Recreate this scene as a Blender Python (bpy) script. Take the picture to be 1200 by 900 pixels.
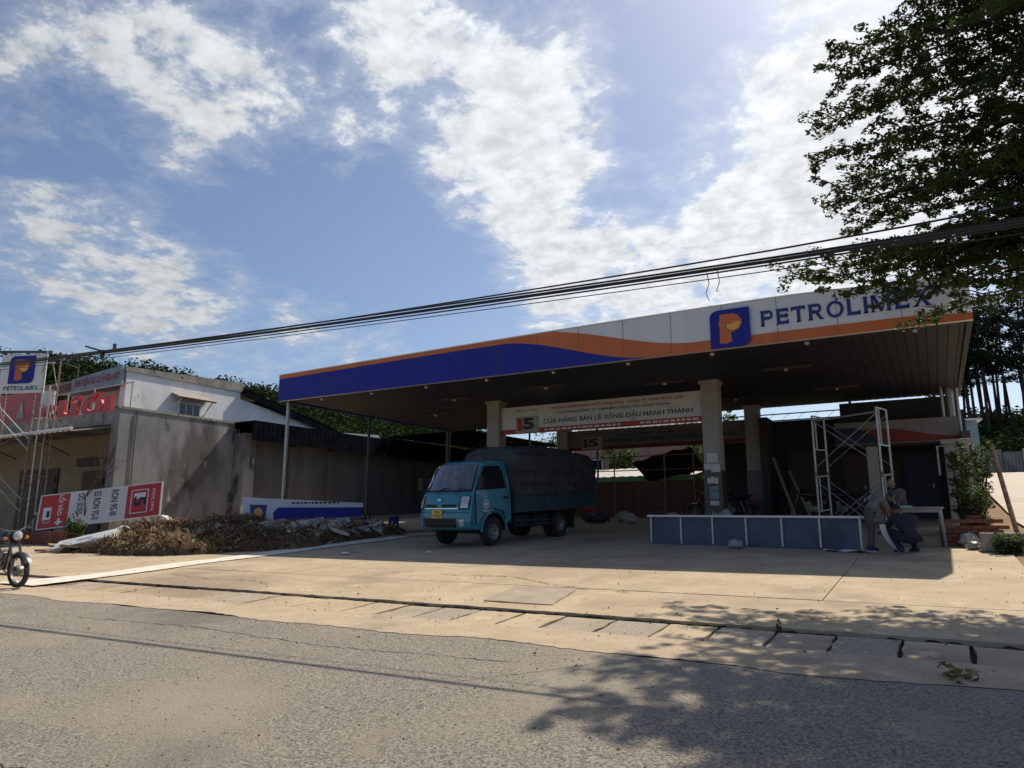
import bpy, bmesh, math, random
import numpy as np
from mathutils import Vector, Matrix, Euler
R = math.radians
scn = bpy.context.scene
for o in list(bpy.data.objects): bpy.data.objects.remove(o)
C = scn.collection
random.seed(7); rng = np.random.default_rng(7)

# ------------------------------------------------------------------ camera
cam = bpy.data.cameras.new('camera'); camo = bpy.data.objects.new('camera', cam); C.objects.link(camo)
camo.location = (0, 0, 1.5); camo.rotation_euler = (R(90 + 10.85), 0, R(30.3))
cam.sensor_width = 36; cam.lens = 25.2; cam.clip_start = 0.05; cam.clip_end = 3000
scn.camera = camo

# ------------------------------------------------------------------ light
SUN_EL, SUN_AZ = 51.0, 13.0             # azimuth: degrees from +Y towards +X
sun = bpy.data.lights.new('sun', 'SUN'); suno = bpy.data.objects.new('sun', sun); C.objects.link(suno)
sun.energy = 4.3; sun.angle = R(0.53); sun.color = (1.0, 0.91, 0.76)
sd = Vector((math.sin(R(SUN_AZ)) * math.cos(R(SUN_EL)), math.cos(R(SUN_AZ)) * math.cos(R(SUN_EL)), math.sin(R(SUN_EL))))
suno.rotation_euler = (-sd).to_track_quat('-Z', 'Y').to_euler()
suno.location = sd * 100
vs = scn.view_settings
vs.view_transform = 'Standard'; vs.look = 'None'; vs.gamma = 1.0; vs.exposure = 0.42; vs.use_curve_mapping = False

def camray(u, v):
    P, T = R(10.85), R(30.3)
    fw = Vector((-math.sin(T) * math.cos(P), math.cos(T) * math.cos(P), math.sin(P)))
    rt = Vector((math.cos(T), math.sin(T), 0)); up = rt.cross(fw)
    return fw + rt * ((u - 600) / 840) - up * ((v - 450) / 840)

world = bpy.data.worlds.new('World'); scn.world = world; world.use_nodes = True
def build_world():
    nt = world.node_tree; N = nt.nodes; L = nt.links
    for n in list(N): N.remove(n)
    def val(x, sock):
        if isinstance(x, (int, float)): sock.default_value = x
        else: L.new(x, sock)
    def M(op, a, b=0.0, c=None, clamp=False):
        n = N.new('ShaderNodeMath'); n.operation = op; n.use_clamp = clamp
        val(a, n.inputs[0]); val(b, n.inputs[1])
        if c is not None: val(c, n.inputs[2])
        return n.outputs[0]
    def mr(x, a, b, c=0.0, d=1.0, t='SMOOTHSTEP'):
        n = N.new('ShaderNodeMapRange'); n.interpolation_type = t
        L.new(x, n.inputs[0])
        for i, q in enumerate((a, b, c, d)): val(q, n.inputs[1 + i])
        return n.outputs[0]
    sky = N.new('ShaderNodeTexSky'); sky.sky_type = 'NISHITA'; sky.sun_disc = False
    sky.sun_elevation = R(SUN_EL); sky.sun_rotation = R(SUN_AZ); sky.altitude = 900
    sky.air_density = 1.0; sky.dust_density = 3.2; sky.ozone_density = 3.0
    tc = N.new('ShaderNodeTexCoord'); d = tc.outputs['Generated']
    sx = N.new('ShaderNodeSeparateXYZ'); L.new(d, sx.inputs[0])
    zz = M('ADD', M('MAXIMUM', sx.outputs[2], 0.0), 0.16)
    cx = N.new('ShaderNodeCombineXYZ')
    L.new(M('DIVIDE', sx.outputs[0], zz), cx.inputs[0]); L.new(M('DIVIDE', sx.outputs[1], zz), cx.inputs[1])
    def noise(scale, detail, rough, dist, off):
        mp = N.new('ShaderNodeMapping'); L.new(cx.outputs[0], mp.inputs[0]); mp.inputs[1].default_value = off
        n = N.new('ShaderNodeTexNoise'); L.new(mp.outputs[0], n.inputs[0])
        n.inputs['Scale'].default_value = scale; n.inputs['Detail'].default_value = detail
        n.inputs['Roughness'].default_value = rough; n.inputs['Distortion'].default_value = dist
        return n.outputs[0]
    big = noise(1.1, 4, .55, .4, (3.1, 1.7, 0))
    fine = noise(6.4, 12, .66, .2, (.4, 2.2, 0))
    puff = noise(16.0, 8, .62, .15, (7.3, 4.1, 0))
    # cumulus banks where the photograph shows them (direction, half-angle, weight)
    bias = None
    for (u, v, rad, w) in ((460, 20, 11, .11), (560, 120, 9, .15), (610, 230, 6, .16), (640, 310, 4, .14), (880, 240, 7, .15), (960, 150, 8, .14),
                           (1040, 40, 9, .17), (800, 300, 5, .16), (960, 290, 6, .15), (130, 130, 7, .15), (250, 125, 5, .13), (40, 350, 6, .15), (140, 295, 4, .2),
                           (250, 380, 5, .24), (410, 378, 4, .26), (700, 360, 5, .22), (90, 20, 8, .10), (350, 70, 6, .11), (1100, 250, 8, .15), (690, 160, 6, .12), (20, 250, 3, .12),
                           (310, 250, 11, -.14), (60, 220, 6, -.12), (775, 130, 6, -.14), (470, 330, 6, -.10)):
        dv = camray(u, v).normalized()
        dp = N.new('ShaderNodeVectorMath'); dp.operation = 'DOT_PRODUCT'; L.new(d, dp.inputs[0]); dp.inputs[1].default_value = dv
        b = mr(dp.outputs['Value'], math.cos(R(rad * 1.6)), 1.0, 0.0, w)
        bias = b if bias is None else M('ADD', bias, b)
    dens = M('ADD', M('ADD', M('MULTIPLY', big, .34), M('ADD', M('MULTIPLY', fine, .80), M('MULTIPLY', puff, .16))), bias)
    cov = mr(dens, .775, .93)
    thin = mr(dens, .66, .90, 0.0, .35)
    cov = M('MAXIMUM', cov, thin)
    sh = mr(M('ADD', M('MULTIPLY', puff, .6), M('MULTIPLY', dens, -.12)), -.02, .34, 0.62, 1.0)
    ds = N.new('ShaderNodeVectorMath'); ds.operation = 'DOT_PRODUCT'; L.new(d, ds.inputs[0]); ds.inputs[1].default_value = sd
    fs = mr(ds.outputs['Value'], .3, .97, 1.0, 1.58)          # cloud scatters forward, brighter towards the sun
    bright = M('MULTIPLY', M('MULTIPLY', sh, fs), CLOUD)
    col = N.new('ShaderNodeVectorMath'); col.operation = 'SCALE'; col.inputs[0].default_value = (0.95, 0.98, 1.0); L.new(bright, col.inputs[3])
    mix = N.new('ShaderNodeMix'); mix.data_type = 'RGBA'
    L.new(M('MULTIPLY', cov, .95), mix.inputs[0]); L.new(sky.outputs[0], mix.inputs[6]); L.new(col.outputs[0], mix.inputs[7])
    bg = N.new('ShaderNodeBackground'); L.new(mix.outputs[2], bg.inputs[0]); bg.inputs[1].default_value = SKY
    out = N.new('ShaderNodeOutputWorld'); L.new(bg.outputs[0], out.inputs[0])
SKY, CLOUD = 0.088, 6.1
build_world()

# ------------------------------------------------------------------ helpers
S = 0.062                                # the whole site climbs gently away from the road
def gz(x, y): return S * y
NRM = Vector((0, -S, 1)).normalized()

def MN0(x): return .5 * math.sin(x * 1.7) + .4 * math.sin(x * 4.3 + 1) + .3 * math.sin(x * .6)
class MB:
    def __init__(s): s.v = []; s.f = []; s.m = []; s.cm = 0
    def add(s, vs, fs):
        k = len(s.v); s.v += [tuple(p) for p in vs]
        for f in fs: s.f.append(tuple(i + k for i in f)); s.m.append(s.cm)
        return s
    def box(s, c, d, rot=None):
        hx, hy, hz = d[0] / 2, d[1] / 2, d[2] / 2
        vs = [Vector((x, y, z)) for z in (-hz, hz) for y in (-hy, hy) for x in (-hx, hx)]
        if rot is not None:
            m = rot if isinstance(rot, Matrix) else Euler(rot).to_matrix(); vs = [m @ p for p in vs]
        c = Vector(c); return s.add([p + c for p in vs], BOXF)
    def mm(s, x0, x1, y0, y1, z0, z1):
        return s.box(((x0 + x1) / 2, (y0 + y1) / 2, (z0 + z1) / 2), (abs(x1 - x0), abs(y1 - y0), abs(z1 - z0)))
    def hexa(s, b, t): return s.add([b[0], b[1], b[3], b[2], t[0], t[1], t[3], t[2]], BOXF)   # b, t: four corners in order round
    def tube(s, pts, r, n=8, cap=True):
        pts = [Vector(p) for p in pts]; k = len(s.v); m = len(pts)
        rr = r if isinstance(r, (list, tuple)) else [r] * m
        ref = None
        for i, p in enumerate(pts):
            t = (pts[min(i + 1, m - 1)] - pts[max(i - 1, 0)]).normalized()
            if ref is None:
                a = t.orthogonal().normalized()
            else:
                a = (ref - t * ref.dot(t))
                a = a.normalized() if a.length > 1e-6 else t.orthogonal().normalized()
            ref = a; b = t.cross(a)
            for j in range(n):
                q = 2 * math.pi * j / n; s.v.append(tuple(p + (a * math.cos(q) + b * math.sin(q)) * rr[i]))
        for i in range(m - 1):
            for j in range(n):
                j2 = (j + 1) % n; s.f.append((k + i * n + j, k + i * n + j2, k + i * n + n + j2, k + i * n + n + j)); s.m.append(s.cm)
        if cap:
            s.f.append(tuple(k + j for j in range(n - 1, -1, -1))); s.f.append(tuple(k + (m - 1) * n + j for j in range(n))); s.m += [s.cm] * 2
        return s
    def prism(s, poly, o, ux, uy, un, d):    # polygon in the plane (ux, uy) through o, extruded by d along un
        o, ux, uy, un = map(Vector, (o, ux, uy, un)); n = len(poly)
        a = [o + ux * p[0] + uy * p[1] for p in poly]; b = [p + un * d for p in a]
        return s.add(a + b, [tuple(range(n - 1, -1, -1)), tuple(range(n, 2 * n))] + [(i, (i + 1) % n, n + (i + 1) % n, n + i) for i in range(n)])
    def flat(s, poly, o, ux, uy):
        o, ux, uy = map(Vector, (o, ux, uy)); return s.add([o + ux * p[0] + uy * p[1] for p in poly], [tuple(range(len(poly)))])
    def lathe(s, prof, o, ax, n=24, a0=0):   # prof: (radius, along)
        o, ax = Vector(o), Vector(ax).normalized(); a = ax.orthogonal().normalized(); b = ax.cross(a); m = len(prof); k = len(s.v)
        for r_, h in prof:
            for j in range(n):
                q = a0 + 2 * math.pi * j / n; s.v.append(tuple(o + ax * h + (a * math.cos(q) + b * math.sin(q)) * r_))
        for i in range(m - 1):
            for j in range(n):
                j2 = (j + 1) % n; s.f.append((k + i * n + j, k + i * n + j2, k + i * n + n + j2, k + i * n + n + j)); s.m.append(s.cm)
        return s
    def grid(s, rows):                       # rows: equal-length lists of points
        k = len(s.v); w = len(rows[0])
        for r_ in rows: s.v += [tuple(p) for p in r_]
        for i in range(len(rows) - 1):
            for j in range(w - 1): s.f.append((k + i * w + j, k + i * w + j + 1, k + i * w + w + j + 1, k + i * w + w + j)); s.m.append(s.cm)
        return s
BOXF = [(0, 2, 3, 1), (4, 5, 7, 6), (0, 1, 5, 4), (2, 6, 7, 3), (0, 4, 6, 2), (1, 3, 7, 5)]

def worg(o):
    p = Vector((0, 0, 0))
    while o is not None: p += o.location; o = o.parent
    return p
def smooth_by_angle(me, ang):
    me.shade_smooth()
    try: me.set_sharp_from_angle(angle=R(ang))
    except Exception: pass
def P(name, mb, mat, parent=None, local=False, smooth=None, bevel=0, fixn=False):
    me = bpy.data.meshes.new(name)
    vs_ = mb.v
    if parent is not None and not local:
        w = worg(parent); vs_ = [(p[0] - w.x, p[1] - w.y, p[2] - w.z) for p in vs_]
    me.from_pydata(vs_, [], mb.f)
    mats = mat if isinstance(mat, (list, tuple)) else [mat]
    for m in mats: me.materials.append(m)
    if len(mats) > 1: me.polygons.foreach_set('material_index', mb.m)
    if fixn:
        bm = bmesh.new(); bm.from_mesh(me); bmesh.ops.recalc_face_normals(bm, faces=bm.faces); bm.to_mesh(me); bm.free()
    me.update()
    if smooth: smooth_by_angle(me, smooth)
    o = bpy.data.objects.new(name, me); C.objects.link(o)
    if parent is not None: o.parent = parent
    if bevel:
        b = o.modifiers.new('bevel', 'BEVEL'); b.width = bevel; b.segments = 2; b.limit_method = 'ANGLE'
    return o
def tag(o, label=None, cat=None, group=None, kind=None):
    if label: o['label'] = label
    if cat: o['category'] = cat
    if group: o['group'] = group
    if kind: o['kind'] = kind
    return o
def thing(name, label, cat, loc=(0, 0, 0), group=None):
    o = bpy.data.objects.new(name, None); C.objects.link(o); o.location = loc; o.empty_display_size = .2
    return tag(o, label, cat, group)
def solo(name, mb, mat, label, cat, loc, group=None, **k):
    """a thing that is one mesh: world-space builder, origin moved to loc"""
    mb.v = [(p[0] - loc[0], p[1] - loc[1], p[2] - loc[2]) for p in mb.v]
    o = P(name, mb, mat, None, **k); o.location = loc
    return tag(o, label, cat, group)
def stand(o, x, y, yaw, z=None, tilt=True):
    up = NRM if tilt else Vector((0, 0, 1))
    f = Vector((-math.sin(yaw), math.cos(yaw), 0)); f = (f - up * f.dot(up)).normalized(); r = f.cross(up)
    m = Matrix((r, f, up)).transposed().to_4x4(); m.translation = (x, y, gz(x, y) if z is None else z)
    o.matrix_basis = m
    return o
def copy_tree(o, parent=None):
    c = o.copy(); C.objects.link(c); c.parent = parent
    for ch in list(o.children): copy_tree(ch, c)
    return c

# ------------------------------------------------------------------ materials
def mk(name, c1, c2=None, rough=.8, metal=0, scale=6, mixr=(.35, .65), bump=0, bscale=None, detail=6, coord='Object', spec=.5, stain=None, coat=0, stretch=None, transl=0, emit=None):
    m = bpy.data.materials.new(name); m.use_nodes = True; nt = m.node_tree; N, L = nt.nodes, nt.links
    b = N['Principled BSDF']; b.inputs['Roughness'].default_value = rough; b.inputs['Metallic'].default_value = metal
    b.inputs['Specular IOR Level'].default_value = spec; b.inputs['Coat Weight'].default_value = coat
    b.inputs['Base Color'].default_value = (*c1, 1)
    if coord == 'World':
        src = N.new('ShaderNodeNewGeometry').outputs['Position']
    else:
        src = N.new('ShaderNodeTexCoord').outputs[coord]
    if stretch:
        mp = N.new('ShaderNodeMapping'); L.new(src, mp.inputs[0]); mp.inputs[3].default_value = stretch; src = mp.outputs[0]
    def noise(sc, det=detail, rg=.6):
        n = N.new('ShaderNodeTexNoise'); L.new(src, n.inputs[0]); n.inputs['Scale'].default_value = sc
        n.inputs['Detail'].default_value = det; n.inputs['Roughness'].default_value = rg; return n.outputs[0]
    def ramp(x, a, z):
        n = N.new('ShaderNodeMapRange'); n.interpolation_type = 'SMOOTHSTEP'; L.new(x, n.inputs[0])
        n.inputs[1].default_value = a; n.inputs[2].default_value = z; return n.outputs[0]
    def mixc(f, a, z):
        n = N.new('ShaderNodeMix'); n.data_type = 'RGBA'; L.new(f, n.inputs[0])
        for i, q in ((6, a), (7, z)):
            if isinstance(q, tuple): n.inputs[i].default_value = (*q, 1)
            else: L.new(q, n.inputs[i])
        return n.outputs[2]
    col = c1
    if c2 is not None: col = mixc(ramp(noise(scale), *mixr), c1, c2)
    for st in (stain or []):                 # (colour, scale, lo, hi)
        col = mixc(ramp(noise(st[1], 5, .55 if len(st) < 5 else st[4]), st[2], st[3]), col, st[0])
    if not isinstance(col, tuple): L.new(col, b.inputs['Base Color'])
    if bump:
        bn = N.new('ShaderNodeBump'); bn.inputs['Strength'].default_value = bump; bn.inputs['Distance'].default_value = .02
        L.new(noise(bscale or scale * 4, 8, .65), bn.inputs['Height']); L.new(bn.outputs[0], b.inputs['Normal'])
    if emit: b.inputs['Emission Color'].default_value = (*emit[0], 1); b.inputs['Emission Strength'].default_value = emit[1]
    if transl:
        t = N.new('ShaderNodeBsdfTranslucent'); x = N.new('ShaderNodeMixShader'); x.inputs[0].default_value = transl
        if isinstance(col, tuple): t.inputs[0].default_value = (*[min(1, q * 1.6) for q in col], 1)
        else: L.new(col, t.inputs[0])
        L.new(b.outputs[0], x.inputs[1]); L.new(t.outputs[0], x.inputs[2]); L.new(x.outputs[0], N['Material Output'].inputs[0])
    return m
mt = {}
mt['asphalt'] = mk('asphalt', (.135, .118, .094), (.36, .32, .262), .9, 0, 48, (.36, .64), 1.0, 70, 5, 'World', .35, stain=[((.32, .28, .22), .5, .48, .74), ((.165, .148, .125), .28, .56, .72), ((.06, .055, .048), 26, .63, .68), ((.40, .365, .31), 38, .64, .70), ((.29, .25, .195), 1.9, .58, .78)])
mt['conc'] = mk('forecourt_concrete', (.37, .283, .182), (.465, .375, .252), .9, 0, 1.3, (.3, .7), .35, 60, 8, 'World', .3, stain=[((.27, .21, .145), .7, .52, .74), ((.52, .43, .31), 2.7, .58, .75), ((.24, .185, .13), 9, .62, .72), ((.25, .19, .13), .22, .55, .72), ((.2, .155, .11), 3.3, .68, .76), ((.33, .26, .19), 45, .52, .66)])
mt['conc2'] = mk('patched_concrete', (.31, .25, .185), (.40, .33, .25), .93, 0, 3, (.3, .7), .6, 70, 8, 'World', .3, stain=[((.2, .16, .12), 30, .58, .7)])
mt['rough'] = mk('pebbly_concrete', (.30, .25, .19), (.46, .40, .32), .95, 0, 60, (.4, .6), 1.0, 80, 4, 'World', .3)
mt['sand'] = mk('sandy_shoulder', (.40, .31, .21), (.46, .375, .27), .95, 0, 2.5, (.3, .7), .6, 70, 8, 'World', .2, stain=[((.27, .225, .17), 1.1, .55, .75), ((.25, .2, .15), 35, .58, .68)])
mt['crack'] = mk('crack_dirt', (.035, .028, .02), (.07, .05, .035), 1, 0, 30, coord='World', spec=.1)
mt['dirt'] = mk('dirt', (.19, .12, .07), (.30, .20, .125), 1, 0, 2, (.3, .7), .8, 25, 8, 'World', .1, stain=[((.13, .1, .05), .8, .55, .7)])
mt['white_line'] = mk('worn_white_line', (.66, .62, .54), (.50, .43, .34), .9, 0, 5, (.45, .75), .3, 60, 8, 'World', .3, stain=[((.44, .36, .27), 2.2, .62, .74)])
mt['terrain'] = mk('hill_ground', (.055, .065, .03), (.10, .085, .045), 1, 0, .15, coord='World', spec=.1)
mt['lane'] = mk('lane_concrete', (.46, .39, .31), (.54, .47, .39), .95, 0, 1.2, bump=.4, bscale=40, coord='World', spec=.2)

def sheet(name, x0, x1, y0, y1, off, mat, nx=2, ny=2, jag=0, parent=None):
    mb = MB(); rows = []
    for j in range(ny):
        y = y0 + (y1 - y0) * j / (ny - 1); row = []
        for i in range(nx):
            x = x0 + (x1 - x0) * i / (nx - 1)
            yy = y + (random.uniform(-jag, jag) + jag * 1.5 * math.sin(x * .9) if j == ny - 1 and jag else 0)
            row.append((x, yy, gz(x, yy) + off))
        rows.append(row)
    mb.grid(rows); return P(name, mb, mat, parent)

# ------------------------------------------------------------------ ground
def smst(a, b, x):
    t = min(1, max(0, (x - a) / (b - a))); return t * t * (3 - 2 * t)
def terr(x, y):
    z = S * max(-40, min(y, 30)) - .26
    r = math.hypot(x, y); a = math.degrees(math.atan2(x, max(y, 1e-3))) if y > 0 else (90 if x > 0 else -90)
    # lane side climbs
    z += .075 * max(0, min(y, 95) - 22) * smst(-9, 3, x) * (y > 22)
    # wooded hills all round the back
    hl = 22 * smst(55, 175, r) * (1 - smst(-42, -22, a)) * smst(20, 60, y)
    hm = 4 * smst(70, 200, r) * smst(-45, -25, a) * (1 - smst(0, 12, a)) * (y > 20)
    hr = 3.5 * smst(60, 120, r) * smst(-3, 3, a) * (y > 20)
    if y > 20: z += (hl + hm + hr) * smst(20, 45, y) + (math.sin(x * .045 + 1) + math.sin(y * .06 + x * .02)) * 2.2 * smst(70, 160, r)
    return z
xs = np.concatenate([np.linspace(-900, -200, 12)[:-1], np.linspace(-200, 120, 90), np.linspace(120, 900, 12)[1:]])
ys = np.concatenate([np.linspace(-900, -40, 8)[:-1], np.linspace(-40, 220, 84), np.linspace(220, 1200, 12)[1:]])
mb = MB(); mb.grid([[(x, y, terr(x, y)) for x in xs] for y in ys])
tag(P('ground', mb, mt['terrain'], smooth=60), kind='structure')
tag(sheet('road', -70, 45, -9, 6.12, 0.0, mt['asphalt'], 300, 2, .035), kind='structure')
tag(sheet('road_verge', -70, 45, -14, -9.004, -.004, mt['dirt']), kind='structure')
# shoulder: sandy concrete lip between asphalt and drain
tag(sheet('shoulder', -70, 45, 5.75, 6.9, -.075, mt['sand'], 2, 2), kind='structure')
mb = MB()
row0, row1 = [], []
x = -70
while x < 45:
    j = .05 * math.sin(x * 1.3) + .04 * math.sin(x * 3.1 + 1) + random.uniform(-.02, .02)
    row0.append((x, 6.08 + j + .01 * x * (x < 0) * -.6 * 0, gz(x, 6.08 + j) + .005)); row1.append((x, 6.9, gz(x, 6.9) - .018)); x += .09
mb.grid([row0, row1]); tag(P('shoulder_lip', mb, mt['sand']), kind='structure')

forecourt = P('forecourt', MB().grid([[(-48, 6.9, gz(0, 6.9) - .14), (9, 6.9, gz(0, 6.9) - .14)], [(-48, 30, gz(0, 30) - .14), (9, 30, gz(0, 30) - .14)]]), mt['crack'])
tag(forecourt, kind='structure')
def slab(name, poly, dz, mat, parent=forecourt, th=.13):
    mb = MB(); n = len(poly)
    t = [(p[0], p[1], gz(*p) + dz) for p in poly]; b = [(p[0], p[1], gz(*p) + dz - th) for p in poly]
    mb.add(t + b, [tuple(range(n))] + [(i, i + n, (i + 1) % n + n, (i + 1) % n) for i in range(n)])
    return P(name, mb, mat, parent, fixn=True)
def jedge(a, b, n, amp):
    out = []
    for i in range(n + 1):
        t = i / n; k = 0 if i in (0, n) else amp
        out.append((a[0] + (b[0] - a[0]) * t + random.uniform(-k, k) * .3, a[1] + (b[1] - a[1]) * t + random.uniform(-k, k)))
    return out
yj = [7.70, 9.42, 14.0, 18.6, 23.2, 29.5]
for r_ in range(5):
    y0, y1 = yj[r_], yj[r_ + 1]
    xj = [-48, -40, -33, -26, -20, -13.75, -9.6, 1.6, 9] if r_ == 0 else [-48, -40, -33, -26, -20, -13.75, -10.2, -7.0, -3.78, -1.27, 1.05]
    for i in range(len(xj) - 1):
        x0, x1 = xj[i] + .006, xj[i + 1] - .006
        if r_ == 0:
            e = jedge((x0, y0 + .0), (x1, y0 + .0), max(3, int((x1 - x0) / .12)), .022)
            poly = e + [(x1, y1 - .006), (x0, y1 - .006)]
        else: poly = [(x0, y0 + .006), (x1, y0 + .006), (x1, y1 - .006), (x0, y1 - .006)]
        slab('concrete_slab', poly, random.uniform(-.004, .004), mt['conc'])
slab('concrete_slab', [(1.062, 9.43), (9, 9.43), (9, 12.8), (1.062, 13.8)], -.005, mt['conc'])
# darker repair patch let into the front bay
slab('concrete_patch', [(-5.12, 8.05), (-4.14, 8.06), (-4.4, 9.34), (-5.36, 9.31)], .010, mt['conc2'], th=.02)
# drain covers along the road
gx = [-14.2, -13.2, -12.1, -11.2, -10.2, -9.2, -8.3, -7.4, -6.52, -5.97, -5.43, -4.88, -4.27, -3.73, -3.13, -2.54, -2.01, -1.46, -.93, -.38, .14, .7, 1.3, 2.0]
drain = P('drain_channel', MB().grid([[(-70, 6.88, gz(0, 6.88) - .075), (20, 6.88, gz(0, 6.88) - .075)], [(-70, 7.7, gz(0, 7.7) - .075), (20, 7.7, gz(0, 7.7) - .075)]]), mt['crack'])
tag(drain, kind='structure')
for i in range(len(gx) - 1):
    g = .008 + .012 * random.random()
    e0 = jedge((gx[i] + g, 6.9), (gx[i + 1] - g, 6.9), 5, .012); e1 = jedge((gx[i + 1] - g * random.uniform(.3, 1.6), 7.62), (gx[i] + g, 7.62), 7, .014)
    s1 = jedge(e0[-1], e1[0], 4, .0)[1:-1]; s1 = [(p[0] + random.uniform(-.022, .012), p[1]) for p in s1]
    s2 = [(p[0] + random.uniform(-.012, .022), p[1]) for p in jedge(e1[-1], e0[0], 4, 0)[1:-1]]
    slab('drain_cover', e0 + s1 + e1 + s2, random.uniform(-.036, -.022), mt['rough'] if i in (10, 14, 16, 18) else (mt['conc2'] if i % 4 == 1 else mt['conc']), drain, .1)
for a, b in ((-70, -14.23), (2.22, 20)):
    slab('drain_cover', [(a, 6.9), (b, 6.9), (b, 7.62), (a, 7.62)], -.03, mt['conc'], drain, .08)
# dirt-black joint between the forecourt edge and the covers
lo_, hi_ = [], []
x = -48.0
while x < 9: lo_.append((x, 7.655 + random.uniform(-.02, .006), gz(0, 7.66) - .13)); hi_.append((x, 7.668, gz(0, 7.67) - random.uniform(.012, .045))); x += .06
P('joint_dirt', MB().grid([lo_, hi_]), mt['crack'], drain)
# cracks
def crack(pts, w, seed, parent=forecourt, off=.013):
    rd = random.Random(seed); l, r_ = [], []
    P_ = []
    for i in range(len(pts) - 1):
        a, b = Vector(pts[i]), Vector(pts[i + 1]); n = max(2, int((b - a).length / .07))
        for k in range(n): P_.append(a.lerp(b, k / n) + Vector((rd.uniform(-.02, .02), rd.uniform(-.025, .025))))
    for i, p in enumerate(P_):
        ww = w * rd.uniform(.3, 1.3) * min(1, i / 3, (len(P_) - 1 - i) / 3 + .05)
        l.append((p.x, p.y - ww / 2, gz(0, p.y) + off)); r_.append((p.x, p.y + ww / 2, gz(0, p.y) + off))
    return P('crack', MB().grid([l, r_]), mt['crack'], parent)
crack([(-7.4, 10.25), (-7.2, 10.1), (-5.95, 10.19), (-4.87, 9.56), (-4.4, 9.4), (-3.8, 9.43)], .035, 1)
crack([(-3.9, 9.36), (-3.5, 9.2)], .035, 2)
crack([(-9.6, 8.9), (-8.6, 8.7), (-7.5, 8.9)], .014, 3)
crack([(-3.3, 8.3), (-2.2, 8.55), (-1.3, 8.4), (.2, 8.6)], .012, 4)
crack([(-12.5, 8.7), (-11, 8.4), (-10, 8.5), (-9.2, 8.2)], .02, 5)
crack([(-5.14, 8.03), (-4.12, 8.03)], .014, 6); crack([(-4.12, 8.05), (-4.39, 9.36)], .02, 7)
crack([(-13.2, 6.55), (-11.5, 6.25), (-10.6, 6.3)], .03, 8, drain, -.012)
crack([(-7.5, 6.22), (-6, 6.15), (-5.1, 6.2), (-4.4, 6.16)], .02, 9, drain, -.012)
crack([(-2.2, 6.5), (-1.0, 6.3), (.2, 6.35), (1.2, 6.3)], .018, 10, drain, -.012)
# loose grit along the shoulder
rd = random.Random(3)
m = MB()
for k in range(2600):
    x = rd.uniform(-20, 5); y = rd.choice((rd.gauss(6.15, .22), rd.gauss(7.2, .5), rd.uniform(8, 14)) if rd.random() < .8 else (rd.uniform(2, 6),)); r_ = rd.uniform(.004, .012) * (1.6 if rd.random() < .06 else 1); z = gz(0, y) + (.0 if y < 6 else (-.012 if y < 7.6 else .004))
    a_ = rd.uniform(0, 3); c_, s_ = math.cos(a_) * r_, math.sin(a_) * r_
    m.add([(x + c_, y + s_, z), (x - s_, y + c_, z), (x - c_, y - s_, z), (x + s_, y - c_, z), (x, y, z + r_ * 1.2)], [(0, 1, 4), (1, 2, 4), (2, 3, 4), (3, 0, 4)])
tag(P('loose_gravel', m, mt['dirt']), kind='stuff')
for k, pts in enumerate(([(-5.5, 2.2), (-3.6, 2.5), (-2.2, 2.35)], [(-9.5, 5.3), (-7.3, 5.45), (-5.2, 5.3), (-3.0, 5.5)], [(-3.4, 4.7), (-2.6, 5.6), (-2.5, 6.0)], [(-1.8, 3.4), (-.6, 3.5), (.6, 3.3)])): crack(pts, .012, 40 + k, bpy.data.objects['road'], .003)
# worn white strip along the forecourt's side
mb = MB(); l, r_ = [], []
for i in range(120):
    y = 6.75 + i * .1; l.append((-14.08 - .06 * math.sin(y * 2.1) - .5 * max(0, 1 - (y - 6.75) / 1.5) ** 2 + random.uniform(-.02, .02), y, gz(0, y) + .016)); r_.append((-13.28 + .05 * math.sin(y * 1.7) + random.uniform(-.02, .02), y, gz(0, y) + .016))
mb.grid([l, r_]); tag(P('white_strip', mb, mt['white_line']), kind='structure')
# dirt beside the lane, lane
mb = MB(); rows = []
for j in range(40):
    y = 12.6 + j * .9; row = []
    for i in range(14):
        x = 1.02 + i * .9; z = max(gz(x, y) + .0, terr(x, y) + .2) + (0.05 * random.random() if i > 0 else -.02); row.append((x, y, z))
    rows.append(row)
mb.grid(rows); tag(P('roadside_dirt', mb, mt['dirt'], smooth=60), kind='structure')
def lane_c(y): return 2.62 + .012 * (y - 20) + .95 * smst(34, 58, y) - 0.0 * y
mb = MB(); rows = []
for j in range(60):
    y = 15.5 + j * .8; c = lane_c(y); w = .85 + .55 * smst(18, 40, y)
    rows.append([(c + t * w, y, max(gz(0, y), terr(c, y) + .2) + .075) for t in (-1, -.3, .4, 1.0, 2.2)])
mb.grid(rows); tag(P('lane', mb, mt['lane'], smooth=60), kind='structure')
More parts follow.
